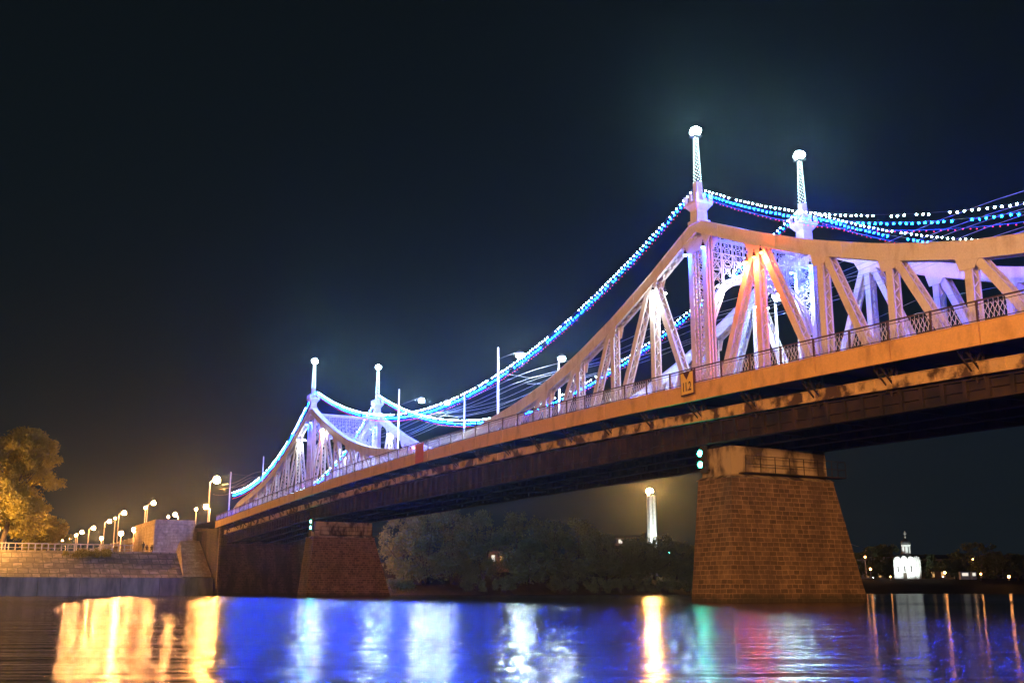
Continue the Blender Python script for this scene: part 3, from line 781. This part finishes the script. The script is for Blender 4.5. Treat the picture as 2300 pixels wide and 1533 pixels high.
def tree(name, label, cat, loc, H, rad, seed, nleaf=6000, leaf=.22, mat='leaf', trunk=.35, crown0=.25, lean=(0, 0), stems=1, group=None, shape=1.0, droop=0, nclump=46):
    rng = random.Random(seed); t = thing(name, label, cat, loc, group)
    tr = MB(); cl = []
    for st_ in range(stems):
        a = rng.uniform(0, 6.28) if stems > 1 else 0; sp = (rad*.42 if stems > 1 else 0)
        tip = Vector((lean[0]*H+sp*math.cos(a), lean[1]*H+sp*math.sin(a), H*.86))
        pts = []
        for i in range(8):
            u = i/7; pts.append(Vector((tip.x*u**(1.0)+rng.uniform(-.1, .1)*u, tip.y*u+rng.uniform(-.1, .1)*u, -.3+tip.z*u)))
        r0 = trunk/(stems**.5); tr.tube(pts, [r0*(1-.85*i/7) for i in range(8)], 7)
        for k in range(9 if stems == 1 else 5):
            u = rng.uniform(crown0*.9, .8); p = pts[int(u*7)].lerp(pts[min(7, int(u*7)+1)], (u*7) % 1)
            aa = rng.uniform(0, 6.28); ln = rad*rng.uniform(.5, .9)*(1.2-u*.6); q = p+Vector((math.cos(aa)*ln, math.sin(aa)*ln, ln*rng.uniform(.5, 1.0)))
            m_ = p.lerp(q, .5)+Vector((0, 0, -.12*ln)); rr = r0*(1-.85*u)*.55
            tr.tube([p, m_, q], [rr, rr*.6, rr*.15], 5, False)
            for _ in range(2):
                q2 = m_.lerp(q, rng.random())+Vector((rng.uniform(-1, 1), rng.uniform(-1, 1), rng.uniform(.2, 1)))*rad*.3
                tr.tube([m_, q2], [rr*.4, rr*.1], 4, False)
    tr.build('trunk', M['bark'], t, True)
    for _ in range(nclump):
        u = rng.random(); z = H*(crown0+(1-crown0)*u)
        prof = math.sin(math.pi*min(1, (u*.86+.12)))**.65*shape
        a = rng.uniform(0, 6.28); q = rad*prof*rng.random()**.5
        r = rad*rng.uniform(.16, .34)*(1.1-.45*u)
        cl.append((q*math.cos(a)+lean[0]*z, q*math.sin(a)+lean[1]*z, min(z, H-r*.8), r))
    v, f = leafcloud(rng, cl, nleaf, leaf, .85, droop)
    me = bpy.data.meshes.new('crown'); me.from_pydata(v, [], f); me.materials.append(M[mat])
    o = bpy.data.objects.new('crown', me); COL.objects.link(o); o.parent = t
    return t
# lit trees on the left
tree('broadleaf_tree', 'big leaning tree lit golden from below at the left edge', 'tree', (-33.0, 147, 7.2), 20.5, 6.9, 3, 60000, .21, 'leaf', .5, .2, (.14, 0), 1, 'trees on the left bank', 1.0, nclump=150)
tree('broadleaf_tree', 'golden lit tree cut by the left edge, behind the big leaning one', 'tree', (-39.5, 156, 7.2), 13.5, 5.0, 4, 16000, .24, 'leaf', .35, .2, (0, 0), 1, 'trees on the left bank')
tree('broadleaf_tree', 'lower golden tree under the big leaning crown, on its right', 'tree', (-26.3, 160, 7.2), 8.6, 4.6, 5, 16000, .22, 'leaf', .3, .15, (0, 0), 1, 'trees on the left bank')
tree('broadleaf_tree', 'short dark tree on the promenade just right of the golden trees', 'tree', (-22.8, 163, 7.2), 6.4, 2.4, 6, 4000, .2, 'leafd', .22, .2, (0, 0), 1, 'trees on the left bank')
bt = thing('bush', 'low sprawling bush growing on top of the stone slabs', 'bush', (-20.6, 139, 6.2))
rng = random.Random(2); cl = [(rng.uniform(-3.4, 3.8), rng.uniform(-1.5, 1.5), rng.uniform(0, .9), rng.uniform(.4, .8)) for _ in range(20)]
v, f = leafcloud(rng, cl, 5000, .13); me = bpy.data.meshes.new('foliage'); me.from_pydata(v, [], f); me.materials.append(M['leaf']); o = bpy.data.objects.new('foliage', me); COL.objects.link(o); o.parent = bt
st_ = MB()
for _ in range(14):
    a = rng.uniform(-3, 3); st_.tube([(a, 0, -.6), (a+rng.uniform(-.5, .5), rng.uniform(-.8, .8), .8)], [.04, .015], 4)
st_.build('stem', M['bark'], bt)
# willows on the middle bank: (pixel x, distance, pixel top, crown radius, stems)
WT = [(905, 196, 1150, 5.2, 1, 'pale willow half hidden by the far pier'), (955, 192, 1132, 6.2, 4, 'tallest pale willow with fanned stems, just right of the far pier'),
      (1015, 201, 1128, 5.4, 1, 'rounded willow under the deck, second tall one from the far pier'), (1085, 199, 1143, 4.8, 2, 'willow with a small pointed crown, left of the gap with lit windows'),
      (1160, 203, 1146, 5.4, 1, 'broad willow above the lit windows on the middle bank'), (1192, 199, 1205, 3.8, 1, 'low willow with one upright trunk at the waterline'),
      (1235, 206, 1162, 4.8, 2, 'dark willow right of the broad one, middle of the row'), (1300, 212, 1160, 5.6, 1, 'dark rounded willow left of the lit obelisk'),
      (1362, 216, 1196, 4.6, 3, 'low dark willow below the flat roofed pavilion'), (1420, 222, 1204, 4.6, 1, 'dark bushy tree directly below the lit obelisk'),
      (1470, 226, 1192, 5.0, 1, 'dark tree just right of the obelisk foot'), (1520, 228, 1212, 5.2, 2, 'dark tree beside the green lamp, left of the near pier'), (1572, 236, 1222, 5.4, 1, 'dark tree peeping out behind the left edge of the near pier')]
for i, (u, D, vt, rd, sts, lab) in enumerate(WT):
    p = atD(u, 1327, D); top = atD(u, vt, D).z; z0 = 2.3 if i not in (8, 9, 10, 11) else 3.2
    tree('willow_tree', lab, 'tree', (p.x, p.y, z0), top-z0, rd, 20+i, 8500, .20, 'leafd', .32, .14, (rng.uniform(-.03, .03), 0), sts, 'willows on the middle bank', 1.0, droop=1.2, nclump=56)
# shrubs on the bank foot (individuals)
for i, (u, D, w) in enumerate(((890, 190, 2.6), (1060, 196, 2.4), (1130, 197, 2.0), (1260, 204, 2.8), (1345, 209, 2.4), (1398, 213, 3.0), (1455, 216, 2.8), (1505, 219, 2.8), (1545, 224, 2.6))):
    p = atD(u, 1327, D); rng = random.Random(50+i)
    t = thing('shrub', ('small shrub at the waterline beside the far pier', 'low shrub between the two fan-stemmed willows', 'low shrub below the lit windows on the middle bank', 'dark shrub under the middle willows', 'dark shrub left of the pavilion foot', 'dark shrub below the pavilion', 'dark shrub below the obelisk', 'dark shrub below the green lamp', 'dark shrub touching the near pier outline')[i], 'shrub', (p.x, p.y, .9), 'shrubs along the middle bank')
    cl = [(rng.uniform(-w, w), rng.uniform(-1, 1), rng.uniform(.2, 2.0), rng.uniform(.5, .9)) for _ in range(14)]
    v, f = leafcloud(rng, cl, 2200, .16); me = bpy.data.meshes.new('foliage'); me.from_pydata(v, [], f); me.materials.append(M['leafd']); o = bpy.data.objects.new('foliage', me); COL.objects.link(o); o.parent = t
    sm = MB()
    for _ in range(6): a = rng.uniform(-w, w)*.6; sm.tube([(a*.3, 0, -.6), (a, 0, 1.4)], [.05, .02], 4)
    sm.build('stem', M['bark'], t)
PT = [(1925, 390, 1240, 6, 'small tree against the near pier edge, left of the white church'), (1965, 412, 1226, 7, 'leafy tree left of the white church'), (1995, 414, 1222, 7.5, 'tall tree touching the left wall of the white church'),
      (2085, 412, 1244, 6.5, 'tree touching the right wall of the white church'), (2150, 388, 1240, 6, 'tree in front of the golden lit building'), (2205, 385, 1216, 9.5, 'large dark rounded tree on the park bank'),
      (2248, 392, 1238, 7, 'dark tree right of the large rounded one'), (2290, 390, 1242, 7.5, 'dark tree cut by the right edge of the view')]
for i, (u, D, vt, rd, lab) in enumerate(PT):
    p = atD(u, 1327, D); top = atD(u, vt, D).z
    tree('park_tree', lab, 'tree', (p.x, p.y, 4.4), top-4.4, rd*.8, 80+i, 5000, .34, 'leafd', .35, .16, (0, 0), 1, 'trees on the park bank', 1.0)

# ================================================================== left bank: quay, bastion, lamps, people
mb = MB(); x = -160.0
i = 0
while x < -1.6:
    w = 6.0; mb.box(x, min(x+w-.06, -1.6), 130.0+(i % 3)*.02, 130.66, -1, 2.7+(0 if i % 4 else .0)); x += w; i += 1
mb.box(-160, -1.6, 129.9, 130.8, 2.703, 2.78)
tag(mb.build('quay_wall', M['quay']), 'low grey concrete quay wall along the left waterline', 'wall')
t = thing('stone_bastion', 'pale stone bastion with a coping beside the bridge end', 'bastion', (0, 0, 0))
MB().box(-9.3, -2.65, 142.3, 164, 7.16, 11.75).build('wall', M['bastion'], t)
MB().frus((-9.5, -2.45, 142.1, 164.2), 11.752, (-9.5, -2.45, 142.1, 164.2), 12.1).box(-9.35, -2.6, 142.25, 142.75, 12.102, 12.72).box(-9.35, -8.85, 142.752, 164, 12.102, 12.72).build('parapet', M['bastion'], t)
MB().box(-9.42, -9.0, 142.18, 142.5, 7.17, 11.75).box(-5.9, -5.4, 142.18, 142.29, 7.17, 11.75).box(-3.05, -2.6, 142.18, 142.5, 7.17, 11.75).build('pilaster', M['bastion'], t)
w = MB().hexa([(-7.0, 131.2, 2.6), (-1.7, 131.2, 2.6), (-1.7, 142.25, 2.6), (-7.0, 142.25, 2.6), (-6.2, 131.3, 3.1), (-1.7, 131.3, 3.4), (-1.7, 142.25, 9.2), (-5.0, 142.25, 9.2)])
tag(w.build('masonry_buttress', M['bastion']), 'sloping masonry buttress running down from the bastion to the quay', 'buttress')
# approach ramp to the bridge and its walls
mb = MB().hexa([(-2.55, 146.1, -1), (11.1, 146.1, -1), (11.1, 600, -1), (-2.55, 600, -1), (-2.55, 146.1, 11.6), (11.1, 146.1, 11.6), (11.1, 600, 11.6), (-2.55, 600, 11.6)])
struct(mb.build('approach_ramp', M['bastion']))
mb = MB().quad((-2.5, 129, 11.9), (11, 129, 11.9), (11, 600, 11.85), (-2.5, 600, 11.85)); struct(mb.build('approach_road', M['asphalt']))
mb = MB().box(-2.54, -2.3, 146, 600, 11.6, 12.6)
for i in range(60): mb.box(-2.62, -2.22, 146+i*6, 146.5+i*6, 11.6, 12.7)
tag(mb.build('ramp_parapet', M['wallw']), 'long pale parapet edging the lamp lit approach road', 'parapet')
mb = MB(); 
for i in range(48): mb.box(-60+i*1.0, -59.84+i*1.0, 143.4, 143.56, 7.15, 8.25)
mb.box(-60.2, -12.5, 143.4, 143.56, 8.252, 8.4).box(-60.2, -12.5, 143.44, 143.52, 7.6, 7.68)
tag(mb.build('promenade_railing', M['conc']), 'pale railing along the promenade below the golden trees', 'railing')
def street_lamp(loc, H, lab, r=.4, mat='sod', arm=(0, 0), group='sodium street lamps on the left bank', glow=0):
    t = thing('street_lamp', lab, 'street lamp', (loc[0]-arm[0], loc[1]-arm[1], loc[2]-H), group)
    MB().tube([(0, 0, 0), (0, 0, H-.5), (arm[0]*.5, arm[1]*.5, H-.02), (arm[0], arm[1], H+r*.6)], [.12, .09, .06, .05], 6).build('pole', M['pole'], t)
    MB().tube([(arm[0], arm[1], H+r*.85), (arm[0], arm[1], H+r*.55), (arm[0], arm[1], H+.12)], [.1, r*.8, r*1.06], 9).build('hood', M['dark'], t)
    MB().ball((arm[0], arm[1], H), r, 9, 6).build('globe', L_[mat], t)
    return t
LP = [((463, 1137), 200, .50, 7.6, 'sodium lamp beside the bridge end, just left of the end pole', .9), ((393, 1155), 230, .45, 7.5, 'sodium lamp above the bastion roof', .9),
      ((345, 1129), 190, .42, 7.3, 'sodium lamp on a tall post rising left of the bastion', 1.2), ((279, 1151), 230, .5, 7.5, 'bright sodium lamp, second tall post left of the bastion', 1.2),
      ((246, 1170), 260, .45, 7.3, 'sodium lamp, third tall post left of the bastion', 1.2), ((210, 1185), 290, .52, 7.0, 'sodium lamp, fourth tall post left of the bastion', 1.2),
      ((184, 1194), 320, .48, 7.0, 'sodium lamp, fifth post along the receding road', 1.2), ((157, 1207), 370, .58, 7.0, 'farthest sodium lamp of the receding road', 1.2)]
for (u, v_), Y, r, H, lab, ar in LP:
    p = onY(u, v_, Y); street_lamp(p, H, lab, r, 'sod', (ar if p.x < 5 else -ar, 0))
for (u, v_), Y, r, lab in (((272, 1197), 175, .42, 'low bright lamp at the foot of the ramp wall'), ((301, 1189), 165, .36, 'low lamp close to the bastion corner'), ((228, 1208), 205, .3, 'low lamp farther left along the ramp foot'), ((20, 1138), 156, .34, 'lamp shining within the golden tree, right one of two'), ((5, 1133), 157, .28, 'lamp at the left edge within the golden tree')):
    p = onY(u, v_, Y); street_lamp(p, p.z-7.2, lab, r, 'sodtree' if 'golden tree' in lab else 'sod', (0, 0))
for (u, v_), Y, r, lab in (((92, 1222), 190, .25, 'small lamp low on the promenade right of the trees'), ((-75, 1150), 140, .45, 'added lamp out of view left of the golden tree')):  # the second is an added off-view lamp that brightens the tree
    p = onY(u, v_, Y); street_lamp(p, p.z-7.2, lab, r, 'sodtree' if 'golden tree' in lab else 'sod', (0, 0))
for (u, v_), Y, r, H, lab in (((441, 1143), 207, .26, 7.4, 'dim lamp head just left of the lamp beside the bridge end'), ((378, 1160), 245, .26, 7.4, 'dim lamp head just left of the lamp above the bastion roof'), ((327, 1139), 197, .24, 7.2, 'dim lamp head just left of the tall post by the bastion'),
                              ((259, 1163), 238, .26, 7.3, 'dim lamp head between the second and third tall posts'), ((140, 1214), 420, .34, 7.0, 'tiny lamp beyond the farthest of the receding road'), ((171, 1201), 345, .34, 7.0, 'small lamp between the fifth post and the farthest one'), ((352, 1174), 176, .22, 5.0, 'dim lamp over the left corner of the bastion roof')):
    p = onY(u, v_, Y); street_lamp(p, H, lab, r, 'sod', (0, 0))
street_lamp((19.5, 134, 9.0), 6.0, 'added unseen sodium lamp behind the far pier, lighting the willows', .4, 'sod', (0, 0), 'single lamps beyond the bridge')  # added lamp, hidden from the camera, to brighten the willows
# double lamps seen as small unlit companions
p = onY(487, 1077, 150)
t = street_lamp(p, 8.8, 'largest orange lamp glaring above the bridge end', .62, 'sodbig', (1.2, 0))
# people on the terrace by the bastion
def person(loc, pose, lab, mat, rz=0):
    t = thing('person', lab, 'person', loc, None); t.rotation_euler = (0, 0, rz)
    if pose == 'stand':
        J = {'pel': (0, 0, .95), 'chest': (0, .02, 1.3), 'neck': (0, .02, 1.48), 'head': (0, .04, 1.62), 'top': (0, .03, 1.74),
             'shl': (-.19, 0, 1.42), 'ell': (-.25, .02, 1.15), 'hal': (-.22, .14, .93), 'shr': (.19, 0, 1.42), 'elr': (.27, -.02, 1.15), 'har': (.24, .08, .9),
             'hpl': (-.1, 0, .9), 'knl': (-.12, .03, .5), 'anl': (-.13, -.02, .08), 'tol': (-.14, .16, .04), 'hpr': (.1, 0, .9), 'knr': (.13, .06, .5), 'anr': (.15, .05, .08), 'tor': (.17, .22, .04)}
    else:
        J = {'pel': (0, 0, .48), 'chest': (0, .06, .82), 'neck': (0, .09, 1.0), 'head': (0, .13, 1.14), 'top': (0, .12, 1.26),
             'shl': (-.19, .05, .95), 'ell': (-.26, .16, .72), 'hal': (-.12, .38, .58), 'shr': (.19, .05, .95), 'elr': (.26, .16, .72), 'har': (.12, .38, .58),
             'hpl': (-.1, .03, .46), 'knl': (-.13, .45, .5), 'anl': (-.13, .46, .08), 'tol': (-.14, .64, .04), 'hpr': (.1, .03, .46), 'knr': (.14, .44, .5), 'anr': (.16, .5, .08), 'tor': (.18, .68, .04)}
    Rr = dict(pel=.15, chest=.17, neck=.065, head=.10, top=.075, shl=.075, ell=.05, hal=.035, shr=.075, elr=.05, har=.035, hpl=.1, knl=.068, anl=.045, tol=.04, hpr=.1, knr=.068, anr=.045, tor=.04)
    E_ = [('pel', 'chest'), ('chest', 'neck'), ('neck', 'head'), ('head', 'top'), ('chest', 'shl'), ('shl', 'ell'), ('ell', 'hal'), ('chest', 'shr'), ('shr', 'elr'), ('elr', 'har'), ('pel', 'hpl'), ('hpl', 'knl'), ('knl', 'anl'), ('anl', 'tol'), ('pel', 'hpr'), ('hpr', 'knr'), ('knr', 'anr'), ('anr', 'tor')]
    ks = list(J); me = bpy.data.meshes.new('body'); me.from_pydata([J[k] for k in ks], [(ks.index(a), ks.index(b)) for a, b in E_], []); me.materials.append(mat)
    o = bpy.data.objects.new('body', me); COL.objects.link(o); o.parent = t
    o.modifiers.new('skin', 'SKIN')
    try: 
        if not me.skin_vertices: me.attributes
    except Exception: pass
    if len(me.skin_vertices) == 0:
        bpy.context.view_layer.objects.active = o
    for k, sv in zip(ks, me.skin_vertices[0].data if len(me.skin_vertices) else []): sv.radius = (Rr[k], Rr[k]); sv.use_root = (k == 'pel')
    o.modifiers.new('smooth', 'SUBSURF').levels = 1
    hz = J['head']; MB().ball((hz[0], hz[1]-.03, hz[2]+.05), .115, 8, 5).build('hair', M['hair'], t)
    if pose != 'stand':
        pass
p = onY(321, 1229, 143.3); q = onY(334, 1229, 143.2); r_ = onY(346, 1229, 143.2)
bz = 7.16
bench = thing('bench', 'plain low bench at the foot of the bastion under the sitting people', 'bench', (q.x, 142.75, bz))
MB().box(-.9, .9, -.2, .2, .38, .44).build('seat', M['bark'], bench)
for sx in (-.75, .75): MB().box(sx-.04, sx+.04, -.18, .18, 0, .38).build('leg', M['conc'], bench)
person((p.x, 142.9, bz), 'stand', 'standing person in dark clothes on the terrace left of the bench', M['cloth'], R(200))
person((q.x-.4, 142.75, bz), 'sit', 'person in a brown coat sitting on the left half of the bench', M['cloth2'], R(180))
person((q.x+.45, 142.75, bz), 'sit', 'person in black sitting on the right half of the bench', M['cloth'], R(170))

# ================================================================== middle bank: obelisk, pavilion, green lamp, houses
p = atD(1463, 1150, 480); zt = atD(1463, 1112, 480).z; zb_ = 6
t = thing('obelisk', 'white floodlit obelisk with an orange beacon on top, behind the dark trees', 'monument', (p.x, p.y, zb_))
mb = MB()
for a in (-.95, .95):
    mb.frus((a-.75, a+.75, -1.2, 1.2), 0, (a-.62, a+.62, -1.0, 1.0), zt-zb_)
mb.build('shaft', M['wallw'], t); MB().frus((-2.4, 2.4, -2, 2), -2, (-2.0, 2.0, -1.6, 1.6), 1.2).build('plinth', M['conc'], t)
MB().lathe((0, 0, zt-zb_), [(.8, 0), (2.0, .9), (2.1, 1.1)], 10).build('beacon_bowl', M['dark'], t)
MB().ball((-.6, 0, zt-zb_+1.6), 1.45, 10, 6, 1.0).build('beacon', L_['flame'], t)
for i, dx in enumerate((-7, 7)):
    q = Vector((p.x, p.y, 8))+Vector((dx*.9, -9, 0)); flood('w', q, Vector((p.x, p.y, 26)), 60000, f'ground floodlight aimed at the obelisk, {("left", "right")[i]} one', 40, .3)
c = atD(1392, 1216, 330); t = thing('pavilion', 'low pavilion with an overhanging flat roof and lit frontage on the dark hill', 'building', (c.x, c.y, c.z-1.2)); t.rotation_euler = (0, 0, -YAW-.05)
MB().box(-6.0, 5.0, 0, 5, 0, 2.4).build('wall', M['wally'], t); MB().frus((-7.2, 6.2, -1.2, 6), 2.402, (-6.6, 5.6, -.8, 5.6), 2.9).build('roof', M['roof'], t)
for i in range(6): MB().box(-5.6+i*1.75, -4.5+i*1.75, -.06, -.01, .8, 1.9).build('window', L_['winw'] if i in (0, 3, 5) else M['window'], t)
MB().box(-7.2, 7.2, -1, 6, -14, -.003).build('foundation', M['soil'], t)
p = atD(1503, 1240, 300); street_lamp(p, 3.2, 'small green glowing lamp post above the dark bank', .32, 'green', (0, 0), 'single lamps beyond the bridge')
for i, (u, v_, D, w, lab) in enumerate(((1120, 1246, 225, 5.0, 'small house with lit window seen through the willows, left of two'), (1140, 1248, 232, 4.0, 'small orange lit house seen through the willows, right of two'))):
    c = atD(u, v_, D); t = thing('house', lab, 'house', (c.x, c.y, 5.6), 'houses behind the willows'); t.rotation_euler = (0, 0, -YAW)
    MB().box(-w/2, w/2, 0, 5, -1, 3.0).build('wall', M['wally'], t); MB().prism([(-w/2-.3, -.3, 3.003), (w/2+.3, -.3, 3.003), (0, -.3, 4.8)], (0, 5.6, 0)).build('roof', M['roof'], t)
    for x in (-1.1, .7): MB().box(x-.35, x+.35, -.05, -.01, 1.0, 2.2).build('window', L_['winw'] if i == 0 and x < 0 else L_['win'], t)

# ================================================================== park bank: church and neighbours
c = atD(2040, 1296, 400); t = thing('church', 'small white floodlit church with one drum, dome and cross across the river', 'church', (c.x, c.y, 4.75)); t.rotation_euler = (0, 0, -.79-.30)
a_ = 3.25; Hw = 6.3
MB().box(-a_, a_, -a_, a_, -.8, Hw).build('wall', M['wallw'], t)
gb = MB()
for k in range(4):
    ang = k*math.pi/2; c_, s_ = math.cos(ang), math.sin(ang)
    for j in (-1, 0, 1):
        cx0 = j*a_*2/3; rr = a_/3*.98; pts = []
        for i in range(9):
            th = math.pi*i/8; x = cx0+rr*math.cos(th); z = Hw+.01+rr*math.sin(th)*(1.15 if j == 0 else .95); y = -a_-.05
            pts.append((x*c_-y*s_, x*s_+y*c_, z))
        inn = Vector((-(-1)*s_*-.6, 1*c_*.6, 0)); inn = Vector((-.6*s_, .6*c_, 0))
        gb.prism(pts, inn)
gb.build('gable', M['wallw'], t)
pl = MB()
for k in range(4):
    ang = k*math.pi/2; c_, s_ = math.cos(ang), math.sin(ang)
    for x in (-a_, -a_/3, a_/3, a_):
        y = -a_-.12; pl.bar((x*c_-y*s_, x*s_+y*c_, -.7), (x*c_-y*s_, x*s_+y*c_, Hw), .28)
pl.build('pilaster', M['wallw'], t)
MB().frus((-a_, a_, -a_, a_), Hw+.003, (-1.6, 1.6, -1.6, 1.6), Hw+2.0).build('roof', M['roof'], t)
dr_ = MB().lathe((0, 0, Hw+1.2), [(1.5, 0), (1.45, 3.6), (1.65, 3.75)], 14).build('drum', M['wallw'], t)
for k in range(8):
    an = k*math.pi/4; MB().bar((1.49*math.cos(an), 1.49*math.sin(an), Hw+2.2), (1.49*math.cos(an), 1.49*math.sin(an), Hw+4.3), .26, .1, (math.cos(an), math.sin(an), 0)).build('window', M['window'], dr_)
dm = MB().lathe((0, 0, Hw+4.97), [(1.4, 0), (1.65, .5), (1.45, 1.1), (.7, 1.7), (.2, 2.1), (.1, 2.5)], 14).build('dome', M['roof'], t)
MB().bar((0, 0, Hw+7.4), (0, 0, Hw+9.6), .16).bar((-.6, 0, Hw+8.7), (.6, 0, Hw+8.7), .14).bar((-.3, 0, Hw+9.1), (.3, 0, Hw+9.1), .12).ball((0, 0, Hw+7.5), .32, 8, 5).build('cross', M['gold'], dm)
for k, (x, y) in enumerate(((0, -1), (-1, 0))):
    for j in (-1, 0, 1):
        px_, py_ = (j*a_*2/3, -a_-.05) if k == 0 else (-a_-.05, j*a_*2/3)
        MB().box(px_-.22 if k == 0 else px_-.02, px_+.22 if k == 0 else px_+.02, py_-.02 if k == 0 else py_-.22, py_+.02 if k == 0 else py_+.22, 2.2, 4.2).build('window', M['window'], t)
MB().box(-.6, .6, -a_-.10, -a_-.02, -.6, 2.0).build('door', M['bark'], t)
for i, (dx, dy) in enumerate(((-9, -9), (3, -12), (-13, 3))):
    q = Vector((c.x+dx, c.y+dy, 5.2)); flood('w', q, (c.x, c.y, 11), 9000, ('church floodlight on the grass, left one', 'church floodlight on the grass, right one', 'church floodlight on the grass, hindmost one')[i], 62, .10)
def building(u, v_top, D, w, dpt, lab, wall, zb=4.7, lit=(), rows=2, cols=6, rot=0, roofh=1.6):
    c = atD(u, 1297, D); ztop = atD(u, v_top, D).z; h = ztop-zb-roofh
    t = thing('park_building', lab, 'building', (c.x, c.y, zb), 'buildings beyond the park bank'); t.rotation_euler = (0, 0, -YAW+rot)
    MB().box(-w/2, w/2, 0, dpt, -1, h).build('wall', M[wall], t)
    MB().frus((-w/2-.4, w/2+.4, -.4, dpt+.4), h+.003, (-w/2+1, w/2-1, dpt*.35, dpt*.65), h+roofh).build('roof', M['roof'], t)
    MB().box(-w/2-.1, w/2+.1, -.16, -.003, h*.5-.12, h*.5+.12).box(-w/2-.1, w/2+.1, -.16, -.003, h-.35, h-.05).build('cornice', M['wallw'], t)
    for i in range(cols):
        for j in range(rows):
            x = -w/2+w*(i+.5)/cols; z = h*(j+.25)/rows
            MB().box(x-.5, x+.5, -.06, -.005, z, z+h/rows*.5).build('window', L_['win'] if (i, j) in lit else M['window'], t)
building(1937, 1240, 430, 26, 12, 'pale long building left of the church, partly behind the near pier', 'wallw', lit=((1, 0), (3, 0), (4, 0)))
building(2118, 1244, 425, 24, 12, 'ochre building glowing golden right of the church', 'wally', lit=((0, 0), (2, 0), (3, 0)), cols=7)
building(2225, 1250, 440, 26, 10, 'dark long building behind the rounded tree', 'wally', lit=((1, 1), (4, 1)), cols=7)
building(2300, 1244, 470, 28, 10, 'distant building at the right edge of the park bank', 'wally', lit=((2, 1),))
for i, (u, lab) in enumerate(((2168, 'pale kiosk on the park edge, wider left one'), (2188, 'pale kiosk on the park edge, narrow right one'))):
    c = atD(u, 1292, 378); t = thing('kiosk', lab, 'kiosk', (c.x, c.y, 4.7), 'kiosks on the park edge'); t.rotation_euler = (0, 0, -YAW)
    w = 1.35 if i == 0 else .7
    MB().box(-w, w, 0, 1.6, -.4, 1.9).build('wall', M['wallw'], t); MB().frus((-w-.15, w+.15, -.15, 1.75), 1.902, (-w*.6, w*.6, .3, 1.3), 2.3).build('roof', M['roof'], t); MB().box(-w*.7, w*.7, -.05, -.004, .7, 1.6).build('window', L_['winw'], t)
for i, (u, v_, D, m_, r, lab) in enumerate(((1943, 1250, 385, 'park', .3, 'tall white lamp between the pier and the church'), (1955, 1277, 383, 'park', .34, 'short warm lamp left of the church'), (2000, 1294, 380, 'park', .2, 'tiny white lamp at the church foot'),
                                           (2122, 1285, 405, 'park', .42, 'orange lamp in front of the golden building, left one'), (2142, 1278, 400, 'park', .4, 'orange lamp in front of the golden building, right one'), (2203, 1288, 380, 'park', .28, 'faint orange lamp right of the kiosks'),
                                           (2250, 1262, 392, 'park', .18, 'tiny white lamp under the dark trees'), (2266, 1294, 380, 'park', .4, 'red orange lamp near the right edge'), (2185, 1255, 385, 'park', .2, 'tiny orange lamp within the rounded tree'))):
    p = atD(u, v_, D); street_lamp(p, max(1.2, p.z-4.7), lab, r, m_, (0, 0), 'lamps on the park bank')
tag(MB().tube([atD(1905, 1219, 330), atD(1925, 1226, 330), atD(1945, 1233, 335)], .09, 4).build('overhead_cable', M['wire']), 'short sagging cable beside the near pier, left of the church', 'cable')

# ================================================================== near bank lamps behind the camera (they light the near face of bridge and pier)
NB = [((-74, -60, 13), 'first'), ((-60, -78, 14), 'second'), ((-34, -88, 14), 'third'), ((-100, -66, 14), 'fourth')]
for (x, y, z), o_ in NB:
    t = street_lamp((x, y, z), z-5.2, f'{o_} sodium street lamp on the near bank behind the viewer', .35, 'near', (0, 0), 'sodium street lamps on the near bank')
for (x, y, z), pw in (((-74, -60, 12.2), 60000), ((-60, -78, 13.2), 60000), ((-34, -88, 13.2), 30000), ((-100, -66, 13.2), 50000)):
    point('lamp_light', (x, y, z), (1, .455, .15), pw*3.0, None, .3)

# ================================================================== haze
m = bpy.data.materials.new('haze_air'); m.use_nodes = True; t = m.node_tree; t.nodes.clear()
o = t.nodes.new('ShaderNodeOutputMaterial'); pv = t.nodes.new('ShaderNodeVolumePrincipled')
pv.inputs['Color'].default_value = (.55, .8, 1, 1); pv.inputs['Density'].default_value = HAZE; pv.inputs['Anisotropy'].default_value = .90
t.links.new(pv.outputs[0], o.inputs['Volume'])
if HAZE > 0:
    hz = MB().box(-600, 900, -410, 720, -2, 70).build('haze', m); hz['kind'] = 'stuff'
